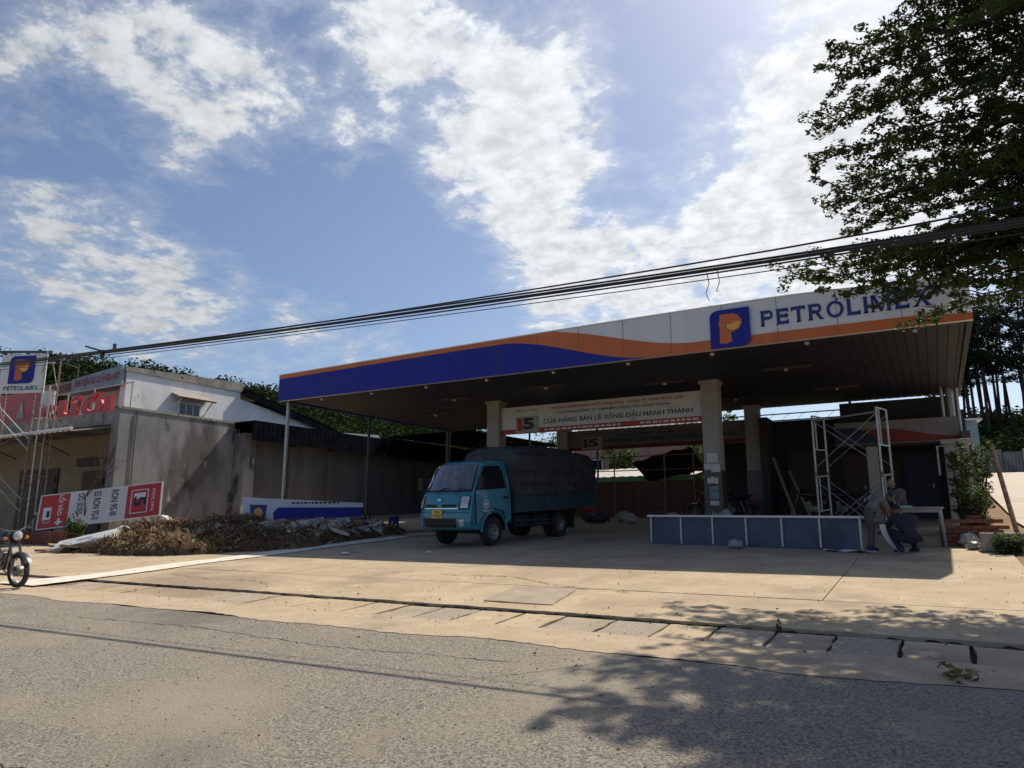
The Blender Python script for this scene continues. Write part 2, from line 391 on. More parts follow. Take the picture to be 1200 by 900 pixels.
# ------------------------------------------------------------------ lettering
_tx = {}
def text2d(body, bold=0.0, spacing=1.0):
    cu = bpy.data.curves.new('t', 'FONT'); cu.body = body; cu.size = 1; cu.resolution_u = 3; cu.offset = bold; cu.space_character = spacing
    ob = bpy.data.objects.new('t', cu); C.objects.link(ob)
    dg = bpy.context.evaluated_depsgraph_get(); dg.update()
    me = bpy.data.meshes.new_from_object(ob.evaluated_get(dg))
    vs_ = [(v.co.x, v.co.y) for v in me.vertices]; fs = [tuple(p.vertices) for p in me.polygons]
    bpy.data.objects.remove(ob); bpy.data.curves.remove(cu); bpy.data.meshes.remove(me)
    return vs_, fs
def text(mb, body, o, ux, uy, x0, x1, y0, y1, bold=.012, spacing=1.0, keep=False):
    """fit body in the rectangle x0..x1, y0..y1 of the plane (o, ux, uy)"""
    v, f = text2d(body, bold, spacing)
    if not v: return mb
    ax, bx_ = min(p[0] for p in v), max(p[0] for p in v); ay, by_ = min(p[1] for p in v), max(p[1] for p in v)
    sx, sy = (x1 - x0) / (bx_ - ax), (y1 - y0) / (by_ - ay)
    if keep: sx = sy = min(sx, sy)
    o, ux, uy = Vector(o), Vector(ux), Vector(uy)
    return mb.add([o + ux * (x0 + (p[0] - ax) * sx) + uy * (y0 + (p[1] - ay) * sy) for p in v], f)
# wide serif capitals for the canopy wordmark, drawn as polygons in a unit box
def arcp(cx, cy, rx, ry, a0, a1, n=14): return [(cx + rx * math.cos(R(a0 + (a1 - a0) * i / n)), cy + ry * math.sin(R(a0 + (a1 - a0) * i / n))) for i in range(n + 1)]
def glyph(ch):
    t = .27; h = .20; q = []
    def rect(x0, x1, y0, y1): q.append([(x0, y0), (x1, y0), (x1, y1), (x0, y1)])
    def band(a, b):
        for i in range(len(a) - 1): q.append([a[i], a[i + 1], b[i + 1], b[i]])
    w = 1.2
    if ch in 'PRELTI':
        pass
    if ch in 'PR':
        rect(.06, .06 + t, 0, 1); rect(0, .34, 0, .07); rect(0, .06, .93, 1)
        rect(.06 + t, .7, 1 - h, 1); rect(.06 + t, .7, .4, .4 + h)
        band(arcp(.7, .7, .36, .3, -90, 90), arcp(.7, .7, .14, .135, -90, 90))
        w = 1.1
        if ch == 'R': q.append([(.55, .42), (.82, .42), (1.16, 0), (.88, 0)]); rect(1.1, 1.22, 0, .07); w = 1.24
    if ch == 'E':
        rect(.06, .06 + t, 0, 1); rect(0, .06, 0, .07); rect(0, .06, .93, 1)
        for y in (0, .42, 1 - h): rect(.06 + t, 1.0, y, y + h)
        rect(.93, 1.03, 0, .28); rect(.93, 1.03, .72, 1); rect(.8, .88, .34, .67); w = 1.06
    if ch == 'L': rect(.06, .06 + t, 0, 1); rect(0, .34, .93, 1); rect(.06 + t, 1.0, 0, h); rect(.93, 1.02, 0, .28); rect(0, .06, 0, .07); w = 1.04
    if ch == 'T': rect(.45, .45 + t, 0, 1 - h); rect(.38, .74, 0, .07); rect(0, 1.12, 1 - h, 1); rect(0, .09, .72, 1); rect(1.03, 1.12, .72, 1); w = 1.14
    if ch == 'I': rect(.06, .06 + t, 0, 1); rect(0, .34, .93, 1); rect(0, .34, 0, .07); w = .36
    if ch == 'O': band(arcp(.66, .5, .66, .52, 0, 360, 30), arcp(.66, .5, .42, .35, 0, 360, 30)); w = 1.32
    if ch == 'M':
        rect(.06, .22, 0, 1); rect(1.17, 1.42, 0, 1); rect(0, .28, 0, .07); rect(1.12, 1.5, 0, .07); rect(1.42, 1.5, .93, 1); rect(0, .06, .93, 1)
        q.append([(.06, 1), (.36, 1), (.82, .16), (.66, .0)]); q.append([(.66, .0), (.82, 0), (1.3, 1), (1.2, 1)]); w = 1.5
    if ch == 'X':
        q.append([(.05, 1), (.35, 1), (1.25, 0), (.95, 0)]); q.append([(.9, 1), (1.12, 1), (.32, 0), (.1, 0)])
        rect(0, .42, .93, 1); rect(.84, 1.2, .93, 1); rect(0, .42, 0, .07); rect(.88, 1.32, 0, .07); w = 1.32
    return q, w
def wordmark(mb, word, o, ux, uy, x0, x1, y0, y1, gap=.2):
    gl = [glyph(c) for c in word]; tot = sum(g[1] for g in gl) + gap * (len(gl) - 1); sx = (x1 - x0) / tot; x = x0
    for q, w in gl:
        for k, poly in enumerate(q):
            mb.flat([(x + p[0] * sx, y0 + p[1] * (y1 - y0)) for p in poly], o, ux, uy)
        x += (w + gap) * sx
    return mb
mt['white'] = mk('white_sheet', (.72, .72, .71), (.66, .655, .64), .5, 0, 2, bump=.04, stain=[((.5, .47, .42), 1.3, .62, .8)])
mt['fas_white'] = mk('fascia_white', (.72, .73, .75), (.65, .655, .665), .5, 0, 1.6, (.35, .75), .15, 2, 6, stretch=(1, 1, .12), stain=[((.52, .50, .46), 2.6, .62, .8)])
mt['fas_blue'] = mk('fascia_blue', (.012, .018, .30), (.011, .017, .255), .5, 0, 1.4, (.3, .7), .15, 2, 6, spec=.35, stretch=(1, 1, .12), stain=[((.025, .03, .22), 2.2, .58, .78)])
mt['fas_orange'] = mk('fascia_orange', (.62, .17, .05), (.53, .14, .042), .5, 0, 1.6, (.3, .7), .15, 2, 6, spec=.35, stretch=(1, 1, .15))
mt['logo_yellow'] = mk('logo_yellow', (.85, .42, .07), None, .45)
mt['logo_blue'] = mk('letter_blue', (.012, .025, .19), None, .4)
mt['navy'] = mk('sign_navy_print', (.012, .018, .055), None, .5)
mt['red'] = mk('sign_red', (.50, .035, .03), (.43, .03, .028), .5, 0, 2)
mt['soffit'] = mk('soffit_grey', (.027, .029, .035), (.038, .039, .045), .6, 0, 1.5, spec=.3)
mt['cream'] = mk('cream_plaster', (.44, .415, .38), (.37, .35, .32), .8, 0, 2, bump=.1, stain=[((.36, .32, .27), 1.1, .58, .8)])
mt['tile_dark'] = mk('dark_tile', (.05, .035, .032), (.08, .055, .05), .35, 0, 4)
mt['steel'] = mk('galvanised_steel', (.50, .49, .47), (.40, .385, .36), .45, .7, 8, stain=[((.25, .15, .09), 3, .62, .75)])
mt['dark_steel'] = mk('dark_steel', (.06, .06, .065), (.1, .095, .09), .6, .3, 8)
mt['rust'] = mk('rusty_steel', (.22, .12, .08), (.36, .30, .26), .75, .3, 12)
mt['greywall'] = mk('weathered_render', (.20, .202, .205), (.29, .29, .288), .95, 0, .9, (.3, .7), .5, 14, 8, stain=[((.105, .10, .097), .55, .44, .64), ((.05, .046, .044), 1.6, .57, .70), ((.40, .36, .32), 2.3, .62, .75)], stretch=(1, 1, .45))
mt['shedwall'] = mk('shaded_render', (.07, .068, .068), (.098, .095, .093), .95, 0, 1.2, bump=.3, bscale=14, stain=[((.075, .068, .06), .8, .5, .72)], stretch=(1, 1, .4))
mt['corr'] = mk('dark_corrugated', (.006, .007, .010), (.011, .012, .014), .9, 0, 3, spec=0)
mt['whitewall'] = mk('white_plaster', (.80, .80, .78), (.70, .69, .665), .9, 0, 1.2, bump=.2, bscale=20, stain=[((.40, .375, .335), .8, .58, .74), ((.28, .255, .22), 3.5, .66, .74)], stretch=(1, 1, .5))
mt['mould'] = mk('mouldy_cap', (.22, .20, .165), (.36, .335, .29), .95, 0, 2.5, stain=[((.08, .075, .06), 5, .55, .68)])
mt['beige'] = mk('beige_wall', (.34, .28, .19), (.28, .235, .165), .9, 0, 1.5)
mt['wood_dark'] = mk('dark_wood', (.05, .028, .018), (.075, .042, .028), .6, 0, 6, stretch=(6, 6, .6))
mt['glass_dark'] = mk('dark_glass', (.012, .015, .02), None, .06, 0, spec=.6)
mt['brick'] = mk('red_brick', (.15, .055, .035), (.23, .09, .055), .95, 0, 9, bump=.4, bscale=40)
mt['mortar'] = mk('mortar', (.16, .12, .09), (.2, .16, .12), 1, 0, 9)
mt['green_sign'] = mk('teal_sign_board', (.20, .30, .33), (.25, .35, .37), .6, 0, 2)
mt['redpaint'] = mk('red_letter_plastic', (.52, .035, .035), (.42, .03, .03), .4, 0, 4)
mt['tinroof'] = mk('tin_roof', (.32, .30, .28), (.22, .19, .17), .55, .5, 1.5)
mt['wire'] = mk('cable_black', (.012, .012, .013), None, .6)
mt['blueboard'] = mk('blue_panel_back', (.055, .075, .135), (.075, .095, .155), .5, 0, 1.6, stain=[((.04, .05, .09), .9, .55, .7)])
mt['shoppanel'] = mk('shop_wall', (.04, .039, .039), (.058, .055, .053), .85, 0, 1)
mt['brownwall'] = mk('red_brown_wall', (.13, .066, .045), (.17, .09, .062), .9, 0, 1.1, bump=.2, bscale=20)

mt['rtile0'] = mk('logo_brown', (.25, .06, .02), None, .5)
def logo(parent, o, ux, uy, un, s, e=.0, name='logo'):
    """rounded blue square with the orange and yellow P; s = side"""
    r = .2
    pl = [(0, 0), (1 - r, 0)] + arcp(1 - r, r, r, r, -90, 0, 6) + [(1, 1)] + [(r, 1)] + arcp(r, 1 - r, r, r, 90, 180, 6)
    g = P(name, MB().prism([(p[0] * s, p[1] * s) for p in pl], Vector(o), ux, uy, un, .03), mt['fas_blue'], parent, fixn=True)
    oo = Vector(o) + Vector(un) * .034
    m = MB()
    disc = arcp(.52, .63, .29, .25, 0, 360, 28)
    sc = lambda q: [(p[0] * s, p[1] * s) for p in q]
    m.flat(sc([(.24, .12), (.40, .10), (.55, .15), (.52, .40), (.52, .88), (.26, .88)]), oo, ux, uy)
    m.flat(sc(disc), oo + Vector(un) * .002, ux, uy)
    P('letter', m, mt['fas_orange'], g if False else parent)
    m = MB(); d_ = arcp(.60, .60, .2, .18, 180, 400, 16) + arcp(.54, .68, .1, .06, 20, 180, 6)
    m.flat(sc(arcp(.59, .565, .19, .145, 150, 370, 18) + [(.72, .66), (.60, .62), (.50, .60)]), oo + Vector(un) * .004, ux, uy)
    P('emblem_drop', m, mt['logo_yellow'], parent)
    m = MB(); a = arcp(.59, .565, .20, .155, 150, 360, 14) ; b = arcp(.59, .565, .175, .13, 150, 360, 14)
    for i in range(14): m.flat(sc([a[i], a[i + 1], b[i + 1], b[i]]), oo + Vector(un) * .005, ux, uy)
    P('emblem_line', m, mt['rtile0'], parent)
    return g

# ------------------------------------------------------------------ canopy
XL, XR, YF, YB, ZS = -18.15, 0.95, 16.0, 25.8, 5.38
canopy = thing('petrol_station_canopy', 'large flat petrol station canopy with blue, orange and white fascia on cream columns', 'canopy', (XL + 9, YF + 4, gz(0, 20)))
W = XR - XL
def ftop(t):                              # fascia top, t = 0..1 from far end to lane end (it droops at the lane end)
    return .80 + .16 * math.sin(math.pi * min(1, t * .62)) - .10 * smst(.80, 1.0, t)
def fbot(t): return -.05 - .05 * math.sin(math.pi * t) * 0
def lerp(a, b, t): return a + (b - a) * t
n = 80; ts = [i / n for i in range(n + 1)]
def wave(t, a, b, va, vb): return va + (vb - va) * smst(a, b, t)
# boundaries as fractions of fascia height (0 bottom..1 top)
def b1(t): return 0.85 + .02 * math.sin(t * 3) if t < .40 else (.86 if t < .46 else lerp(.86, -.0, smst(.44, .665, t)))   # blue top / orange bottom
def b2(t): return 1.0 if t < .535 else lerp(1.0, .23, smst(.50, .72, t))                                      # orange top / white bottom
def strip(lo, hi, yoff, m, name):
    mb = MB(); k = []
    for t in ts:
        x = XL + W * t; z0, z1 = ZS + fbot(t), ZS + ftop(t)
        k.append(((x, YF - yoff, lerp(z0, z1, lo(t))), (x, YF - yoff, lerp(z0, z1, max(lo(t), hi(t))))))
    for i in range(n):
        if k[i][1][2] - k[i][0][2] > 1e-4 or k[i + 1][1][2] - k[i + 1][0][2] > 1e-4: mb.add([k[i][0], k[i + 1][0], k[i + 1][1], k[i][1]], [(0, 1, 2, 3)])
    return P(name, mb, m, canopy)
mb = MB()
f0 = [(XL + W * t, YF, ZS + fbot(t)) for t in ts]; f1 = [(XL + W * t, YF, ZS + ftop(t)) for t in ts]; g1 = [(p[0], p[1] + .12, p[2]) for p in f1]; g0 = [(p[0], p[1] + .12, p[2]) for p in f0]
mb.grid([f0, f1, g1, g0, f0]); mb.add([f0[0], f1[0], g1[0], g0[0]], [(0, 3, 2, 1)]); mb.add([f0[-1], f1[-1], g1[-1], g0[-1]], [(0, 1, 2, 3)])
P('fascia', mb, mt['fas_white'], canopy)
strip(lambda t: 0, b1, .004, mt['fas_blue'], 'fascia_blue_band')
strip(lambda t: max(0, b1(t)) if t < .665 else 0, lambda t: b2(t) if t < .95 else b2(t) * (1 - .35 * smst(.95, 1, t)), .006, mt['fas_orange'], 'fascia_orange_band')
for k in range(1, 16):
    x_ = XL + W * k / 16; z0_, z1_ = ZS + fbot(k / 16), ZS + ftop(k / 16)
    P('panel_seam', MB().mm(x_ - .003, x_ + .003, YF - .0085, YF - .0005, z0_ + .01, z1_ - .005), mt['dark_steel'], canopy)
P('fascia_trim', MB().tube([(XL + W * t, YF - .01, ZS + ftop(t) + .012) for t in ts], .018, 6), mt['fas_white'], canopy)
mb = MB(); zt = ZS + .72
mb.mm(XL, XL + .1, YF + .121, YB, ZS - .05, zt); P('side_fascia', mb, mt['fas_blue'], canopy)
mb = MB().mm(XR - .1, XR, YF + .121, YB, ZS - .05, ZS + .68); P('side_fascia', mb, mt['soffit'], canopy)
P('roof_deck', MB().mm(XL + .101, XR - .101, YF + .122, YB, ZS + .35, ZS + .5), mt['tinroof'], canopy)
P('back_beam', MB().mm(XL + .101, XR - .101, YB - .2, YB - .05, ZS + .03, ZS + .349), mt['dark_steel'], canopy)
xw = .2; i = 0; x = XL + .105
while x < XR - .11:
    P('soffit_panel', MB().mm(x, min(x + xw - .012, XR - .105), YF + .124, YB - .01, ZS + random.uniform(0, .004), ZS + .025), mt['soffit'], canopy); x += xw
for (lx, ly) in ((-6.3, 19.3), (-3.0, 19.0), (-9.5, 18.2), (-13, 18.6), (-2.2, 22.6), (-5.2, 23), (-15.5, 21)):
    g = P('light_fitting', MB().mm(lx - .6, lx + .6, ly - .07, ly + .07, ZS - .06, ZS - .003), mt['dark_steel'], canopy); P('tube_clip', MB().box((lx, ly, ZS - .08), (.08, .08, .038)), mt['white'], g)
for lx in np.linspace(XL + 1.5, XR - 1, 9):
    P('spotlight', MB().lathe([(0, .03), (.05, .03), (.06, 0), (.04, -.05), (0, -.055)], (lx, YF + .45 + .6 * (int(lx) % 2), ZS - .03), (0, 0, 1), 10), mt['steel'], canopy)
# lettering and logo on the fascia, on the white lane-end half
def fpt(x): t = (x - XL) / W; return ZS + fbot(t), ZS + ftop(t)
lx0 = -4.08; z0, z1 = fpt(lx0 + .4); sl = 0.0
logo(canopy, (lx0, YF - .045, z0 + .0), (1, 0, 0), (0, 0, .0 + 1), (0, -1, 0), .88, name='logo_plate')
mb = MB(); wordmark(mb, 'PETROLIMEX', (0, YF - .02, 0), (1, 0, 0), (0, 0, 1), -2.98, .30, ZS + .335, ZS + .69, .2); P('lettering', mb, mt['logo_blue'], canopy)

def column(cx, cy, ztop, w=.46, dark=1.65, name='column', base=True):
    z0 = gz(cx, cy) - .05
    g = P(name, MB().mm(cx - w / 2, cx + w / 2, cy - w / 2, cy + w / 2, z0 + dark, ztop), mt['cream'], canopy, bevel=.012)
    P('tiled_base', MB().mm(cx - w / 2 - .02, cx + w / 2 + .02, cy - w / 2 - .02, cy + w / 2 + .02, z0, z0 + dark + .03), mt['tile_dark'], g)
    P('capital', MB().mm(cx - w / 2 - .04, cx + w / 2 + .04, cy - w / 2 - .04, cy + w / 2 + .04, ztop - .10, ztop + .0), mt['cream'], g)
    return g
YC = 20.0
c1 = column(-12.28, YC, ZS + .01); c2 = column(-5.2, YC, ZS + .01); c3 = column(-12.3, 25.1, ZS + .01); c4 = column(-5.15, 25.1, ZS + .01)
# papers taped to the column by the panel
for (dx, dz, w_, h_, m) in ((.02, 1.62, .3, .26, 'white'), (-.12, 1.38, .2, .16, 'white'), (.09, 1.34, .24, .22, 'white'), (-.1, 1.0, .09, .16, 'white'), (.0, 1.02, .09, .18, 'white'), (.1, 1.0, .09, .16, 'white'), (.02, .68, .24, .34, 'green_sign'), (.02, .40, .24, .12, 'white')):
    P('notice', MB().box((-5.2 + dx, YC - .258, gz(0, YC) + .35 + dz), (w_, .012, h_), (0, random.uniform(-.04, .04), 0)), mt[m], c2)
m = MB(); text(m, 'DẦU', (-5.2, YC - .266, gz(0, YC) + 1.05), (1, 0, 0), (0, 0, 1), -.07, .11, .0, .07); P('notice_print', m, mt['navy'], c2)
for (px_, py_) in ((XL + .1, YF + .35), (XL + .1, 20.3), (XL + .1, 25.4)):
    z0 = gz(0, py_); P('pole', MB().tube([(px_, py_, z0 - .1), (px_, py_, ZS - .003)], .055 if py_ < 25 else .1, 10), mt['steel'] if py_ < 20 else mt['dark_steel'], canopy, smooth=40)
for (px_, py_, r_) in ((.62, 24.5, .11), (.80, 24.3, .05), (.42, 24.2, .045)):
    P('downpipe', MB().tube([(px_, py_, gz(0, py_) + .5), (px_, py_, ZS - .003)], r_, 10), mt['steel'], canopy, smooth=40)

# ------------------------------------------------------------------ sign boards between the columns
mt['greybd'] = mk('shade_greyed_board', (.2, .2, .2), (.17, .17, .17), .7, 0, 2)  # white board greyed in its colour to look unlit
mt['dimred'] = mk('shade_dimmed_red', (.2, .03, .03), (.16, .026, .026), .7, 0, 2)  # sign red darkened to look shaded under the canopy
def station_sign(name, label, x0, x1, y, z0, z1, lines, mw, col, red):
    t = thing(name, label, 'sign', ((x0 + x1) / 2, y, z0))
    P('board', MB().mm(x0, x1, y - .05, y + .05, z0, z1), mt[mw], t); h = z1 - z0; w = x1 - x0
    P('red_band', MB().mm(x0, x1, y - .056, y - .0505, z0, z0 + h * .17), mt[red], t)
    o = (x0, y - .06, z0)
    m = MB(); m.mm(x0 + .55, x0 + 1.38, y - .060, y - .0561, z0 + .02, z0 + h * .62); P('logo_ground', m, mt['cream'], t)
    m = MB(); m.flat([(.6, .08), (.78, .08), (.78, h * .56), (.6, h * .56)], (x0, y - .064, z0), (1, 0, 0), (0, 0, 1)); P('logo_mark', m, mt[red], t)
    m = MB(); text(m, '5', (x0, y - .066, z0), (1, 0, 0), (0, 0, 1), .8, 1.22, .12, h * .56, .05); P('logo_figure', m, mt[col], t)
    m = MB(); text(m, 'PHÚC SƠN', o, (1, 0, 0), (0, 0, 1), .58, 1.32, h * .8, h * .9); P('small_print', m, mt[red], t)
    for (s_, a, b, c, d, mm_) in lines:
        m = MB()
        if s_ is None:                    # print too small to read: a row of word-length strokes
            xx = a * w
            while xx < b * w: l_ = random.uniform(.08, .2); m.flat([(xx, c * h), (xx + l_, c * h), (xx + l_, d * h), (xx, d * h)], o, (1, 0, 0), (0, 0, 1)); xx += l_ + .05
        else: text(m, s_, o, (1, 0, 0), (0, 0, 1), a * w, b * w, c * h, d * h, .014)
        o_ = P('lettering' if s_ else 'small_print', m, mt[mm_], t)
        if d - c < .2 or mw == 'greybd': o_['kind'] = 'stuff'
    return t
station_sign('station_name_sign', 'long white shop-name board with red lower band hung between the front cream columns', -12.04, -5.44, YC - .02, 4.27, 5.14,
    [('THƯƠNG NHÂN PHÂN PHỐI XĂNG DẦU   CÔNG TY TNHH PHÚC SƠN', .27, .92, .80, .95, 'red'), ('CHI NHÁNH CÔNG TY TNHH MTV XĂNG DẦU HẠNH THÀNH', .305, .86, .60, .76, 'navy'),
     ('CỬA HÀNG BÁN LẺ XĂNG DẦU HẠNH THÀNH', .235, .96, .26, .56, 'navy'), (None, .24, .62, .05, .12, 'white'), (None, .72, .96, .05, .12, 'white')], 'white', 'navy', 'red')
station_sign('farewell_sign', 'unlit second white board with greeting to customers between the rear columns', -12.06, -5.39, 25.08, 4.16, 4.92,
    [('CHI NHÁNH CÔNG TY TNHH MTV XĂNG DẦU HẠNH THÀNH', .30, .9, .62, .78, 'navy'), ('KÍNH CHÚC QUÝ KHÁCH THƯỢNG LỘ BÌNH AN !', .22, .97, .28, .58, 'navy')], 'greybd', 'navy', 'dimred')

# ------------------------------------------------------------------ station shop at the back
mt['shopblue'] = mk('dark_blue_door', (.012, .02, .05), (.016, .025, .06), .6, 0, 3)
mt['shopsign'] = mk('shade_dimmed_sign_white', (.24, .23, .225), (.2, .19, .185), .7, 0, 2)  # sign white dimmed in its colour for the deep canopy shade
mt['shopred'] = mk('shade_dimmed_sign_red', (.2, .03, .028), (.16, .026, .024), .7, 0, 2)  # red of the same sign, darkened as if in shade
shop = thing('station_shop', 'dark station shop with red-wave sign board at the back under the canopy', 'building', (-2, 25, gz(0, 25)))
yb = 25.4; z0 = gz(0, yb) - .1
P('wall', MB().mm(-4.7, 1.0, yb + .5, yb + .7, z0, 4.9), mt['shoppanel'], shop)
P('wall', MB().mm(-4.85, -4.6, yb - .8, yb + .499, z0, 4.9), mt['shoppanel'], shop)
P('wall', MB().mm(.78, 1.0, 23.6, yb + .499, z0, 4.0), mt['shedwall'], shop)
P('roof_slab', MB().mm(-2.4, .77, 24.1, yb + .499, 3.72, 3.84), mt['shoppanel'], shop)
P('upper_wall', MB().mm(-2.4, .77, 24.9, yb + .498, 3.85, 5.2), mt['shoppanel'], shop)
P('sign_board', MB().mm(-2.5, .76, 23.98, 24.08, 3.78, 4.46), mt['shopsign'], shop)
def wv(t): return .62 - .42 * smst(.45, 1, t) + .05 * math.sin(t * 6)
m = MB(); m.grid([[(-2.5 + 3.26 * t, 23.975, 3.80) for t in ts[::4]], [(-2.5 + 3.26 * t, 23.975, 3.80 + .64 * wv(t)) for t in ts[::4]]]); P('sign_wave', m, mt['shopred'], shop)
m = MB(); m.grid([[(-2.5 + 1.5 * t, 23.972, 3.80) for t in ts[::4]], [(-2.5 + 1.5 * t, 23.972, 3.80 + .5 * (1 - smst(.3, 1, t))) for t in ts[::4]]]); P('sign_blue_wave', m, mt['shopblue'], shop)
P('column', MB().mm(-1.68, -1.38, 24.1, 24.4, z0, 3.715), mt['cream'], shop)
for (a, b, m_, h) in ((-4.2, -2.9, 'wood_dark', 2.3), (-.75, .1, 'shopblue', 2.2), (-2.5, -1.8, 'wood_dark', 2.2)):
    d_ = P('door', MB().mm(a, b, yb + .44, yb + .498, z0 + .1, z0 + h), mt[m_], shop); P('handle', MB().box((b - .12, yb + .42, z0 + 1.1), (.03, .04, .14)), mt['steel'], d_)
    P('frame', MB().mm(a - .07, a, yb + .42, yb + .498, z0 + .1, z0 + h).mm(b, b + .07, yb + .42, yb + .498, z0 + .1, z0 + h).mm(a - .07, b + .07, yb + .42, yb + .498, z0 + h, z0 + h + .08), mt['shoppanel'], d_)
# unseen lean-to added to shade the floor; purlins in the bright roof gap
lt = thing('added_shade_lean_to', 'dark unseen lean-to roof added behind the canopy to shade the floor', 'roof', (-8, 27.5, 5.9))
P('roof_sheet', MB().hexa([(XL, YB + .05, 5.95), (1.0, YB + .05, 5.95), (1.0, 30.2, 6.15), (XL, 30.2, 6.15)], [(XL, YB + .05, 6.0), (1.0, YB + .05, 6.0), (1.0, 30.2, 6.2), (XL, 30.2, 6.2)]), mt['tinroof'], lt)
P('side_shade_sheet', MB().hexa([(-22.9, 27.2, 5.55), (XL - .02, 27.2, 5.6), (XL - .02, 37, 5.75), (-22.9, 37, 5.7)], [(-22.9, 27.2, 5.58), (XL - .02, 27.2, 5.63), (XL - .02, 37, 5.78), (-22.9, 37, 5.73)]), mt['corr'], lt)  # added sheet that keeps sun off the floor beside the shed
for a in (-16.5, -13, -8.2, -2.5, .7): P('roof_post', MB().tube([(a, 29.9, 1.6), (a, 29.9, 6.13)], .05, 8), mt['dark_steel'], lt)
pur = thing('back_roof_frame', 'slender roof purlins and lattice beam in the bright gap above the shop wall', 'roof frame', (-6, 26.4, 4.9))
for z_ in (4.97, 5.2): P('purlin', MB().mm(-11, .9, 26.35, 26.41, z_, z_ + .035), mt['dark_steel'], pur)
for i in range(24):
    x_ = -10.8 + i * .49; P('web_bar', MB().tube([(x_, 26.38, 4.97), (x_ + .245, 26.38, 5.2)], .008, 4), mt['dark_steel'], pur)

# red-brown wall behind, with posts
bw = thing('back_boundary_wall', 'low red-brown rendered wall closing the back of the forecourt', 'wall', (-9, 27.6, gz(0, 27.6)))
zt = 3.1
for i in range(6):
    a = -16.5 + i * 2.02; P('wall_panel', MB().mm(a, a + 2.0, 27.5, 27.7, 1.4, zt + random.uniform(-.04, .04)), mt['brownwall'], bw)
P('end_wall', MB().mm(-7.4, -4.85, 27.0, 27.2, 1.4, 4.35), mt['shoppanel'], bw)
for a in (-14.4, -12.4, -11.15, -9.05, -7.9): P('post', MB().tube([(a, 27.3, 1.5), (a, 27.3, 4.1)], .03, 6), mt['rust'], bw)
for z_ in (3.5, 4.05): P('rail', MB().tube([(-16.4, 27.3, z_), (-7.5, 27.3, z_)], .02, 6), mt['rust'], bw)

# ------------------------------------------------------------------ houses behind the station
def gable(name, label, x0, x1, y0, y1, zb, ze, zr, wallm, roofm, along='x', eave=.35, win=(), corr=False):
    t = thing(name, label, 'house', ((x0 + x1) / 2, (y0 + y1) / 2, zb))
    m = MB(); m.mm(x0, x1, y0, y1, zb, ze)
    if along == 'x':
        for x in (x0, x1 - .15): m.prism([(y0, ze), (y1, ze), ((y0 + y1) / 2, zr - .1)], (x, 0, 0), (0, 1, 0), (0, 0, 1), (1, 0, 0), .15)
    else:
        for y in (y0, y1 - .15): m.prism([(x0, ze), (x1, ze), ((x0 + x1) / 2, zr - .1)], (0, y, 0), (1, 0, 0), (0, 0, 1), (0, 1, 0), .15)
    P('wall', m, wallm, t, fixn=True)
    for s_ in (-1, 1):
        m = MB()
        if along == 'x':
            ym = (y0 + y1) / 2; ye = y0 - eave if s_ < 0 else y1 + eave; nn = 40; rows = [[], []]
            for i in range(nn + 1):
                x = x0 - eave + (x1 - x0 + 2 * eave) * i / nn; k = .035 * (i % 2)
                rows[0].append((x, ye, ze - .12 + k)); rows[1].append((x, ym, zr + k))
        else:
            xm = (x0 + x1) / 2; xe = x0 - eave if s_ < 0 else x1 + eave; nn = 40; rows = [[], []]
            for i in range(nn + 1):
                y = y0 - eave + (y1 - y0 + 2 * eave) * i / nn; k = .035 * (i % 2)
                rows[0].append((xe, y, ze - .12 + k)); rows[1].append((xm, y, zr + k))
        m.grid(rows); o = P('roof_slope', m, roofm, t); q = o.modifiers.new('th', 'SOLIDIFY'); q.thickness = .06
    for (wx, wz, ww, wh) in win:
        w_ = P('window', MB().mm(wx - ww / 2 - .06, wx + ww / 2 + .06, y0 - .06, y0 - .003, wz - wh / 2 - .06, wz + wh / 2 + .06), mt['white'], t)
        P('pane', MB().mm(wx - ww / 2, wx + ww / 2, y0 - .075, y0 - .061, wz - wh / 2, wz + wh / 2), mt['glass_dark'], w_)
    return t
mt['rtile'] = mk('red_roof_tile', (.34, .14, .10), (.44, .21, .155), .85, 0, 4, bump=.3)
mt['greenroof'] = mk('green_tin', (.04, .16, .09), (.06, .2, .12), .5, .2, 2)
mt['pinkwall'] = mk('pink_brick_wall', (.36, .19, .16), (.45, .26, .215), .9, 0, 5, bump=.3)
gable('white_gable_house', 'small white house with pitched tile roof among shrubs behind the truck', -24.8, -22.0, 40, 46, 2.2, 5.2, 6.3, mt['whitewall'], mt['rtile'], 'y', .4, ((-23.4, 4.6, .8, .9),))
gable('pink_brick_house', 'pink brick house behind the red-brown boundary wall', -19.5, -11.5, 41.0, 46, 1.6, 6.4, 8.0, mt['pinkwall'], mt['tinroof'], 'x', .3, ((-18, 4.7, .9, 1.0), (-13.4, 4.8, .9, 1.0)))
gs = thing('green_edged_shed', 'low shed with green gutter edge and pale flat roof beyond the boundary wall', 'shed', (-13, 33.5, 1.8))
P('wall', MB().mm(-18, -9.5, 32.2, 36.0, 1.6, 3.3), mt['whitewall'], gs)
m = MB(); m.grid([[(-18.3 + 9.1 * i / 40, 31.8, 3.55 + .03 * (i % 2)) for i in range(41)], [(-18.3 + 9.1 * i / 40, 36.3, 4.25 + .03 * (i % 2)) for i in range(41)]]); P('roof', m, mt['cream'], gs)
P('gutter', MB().mm(-18.3, -9.2, 31.66, 31.79, 3.33, 3.53), mt['greenroof'], gs)
tp = MB(); tp.grid([[(-11.2 + 2.6 * i / 10, 29.4 + .6 * j, 4.5 - .55 * (1 - i / 10) ** 1.5 - .2 * j + .05 * math.sin(i * 2 + j)) for i in range(11)] for j in range(5)])
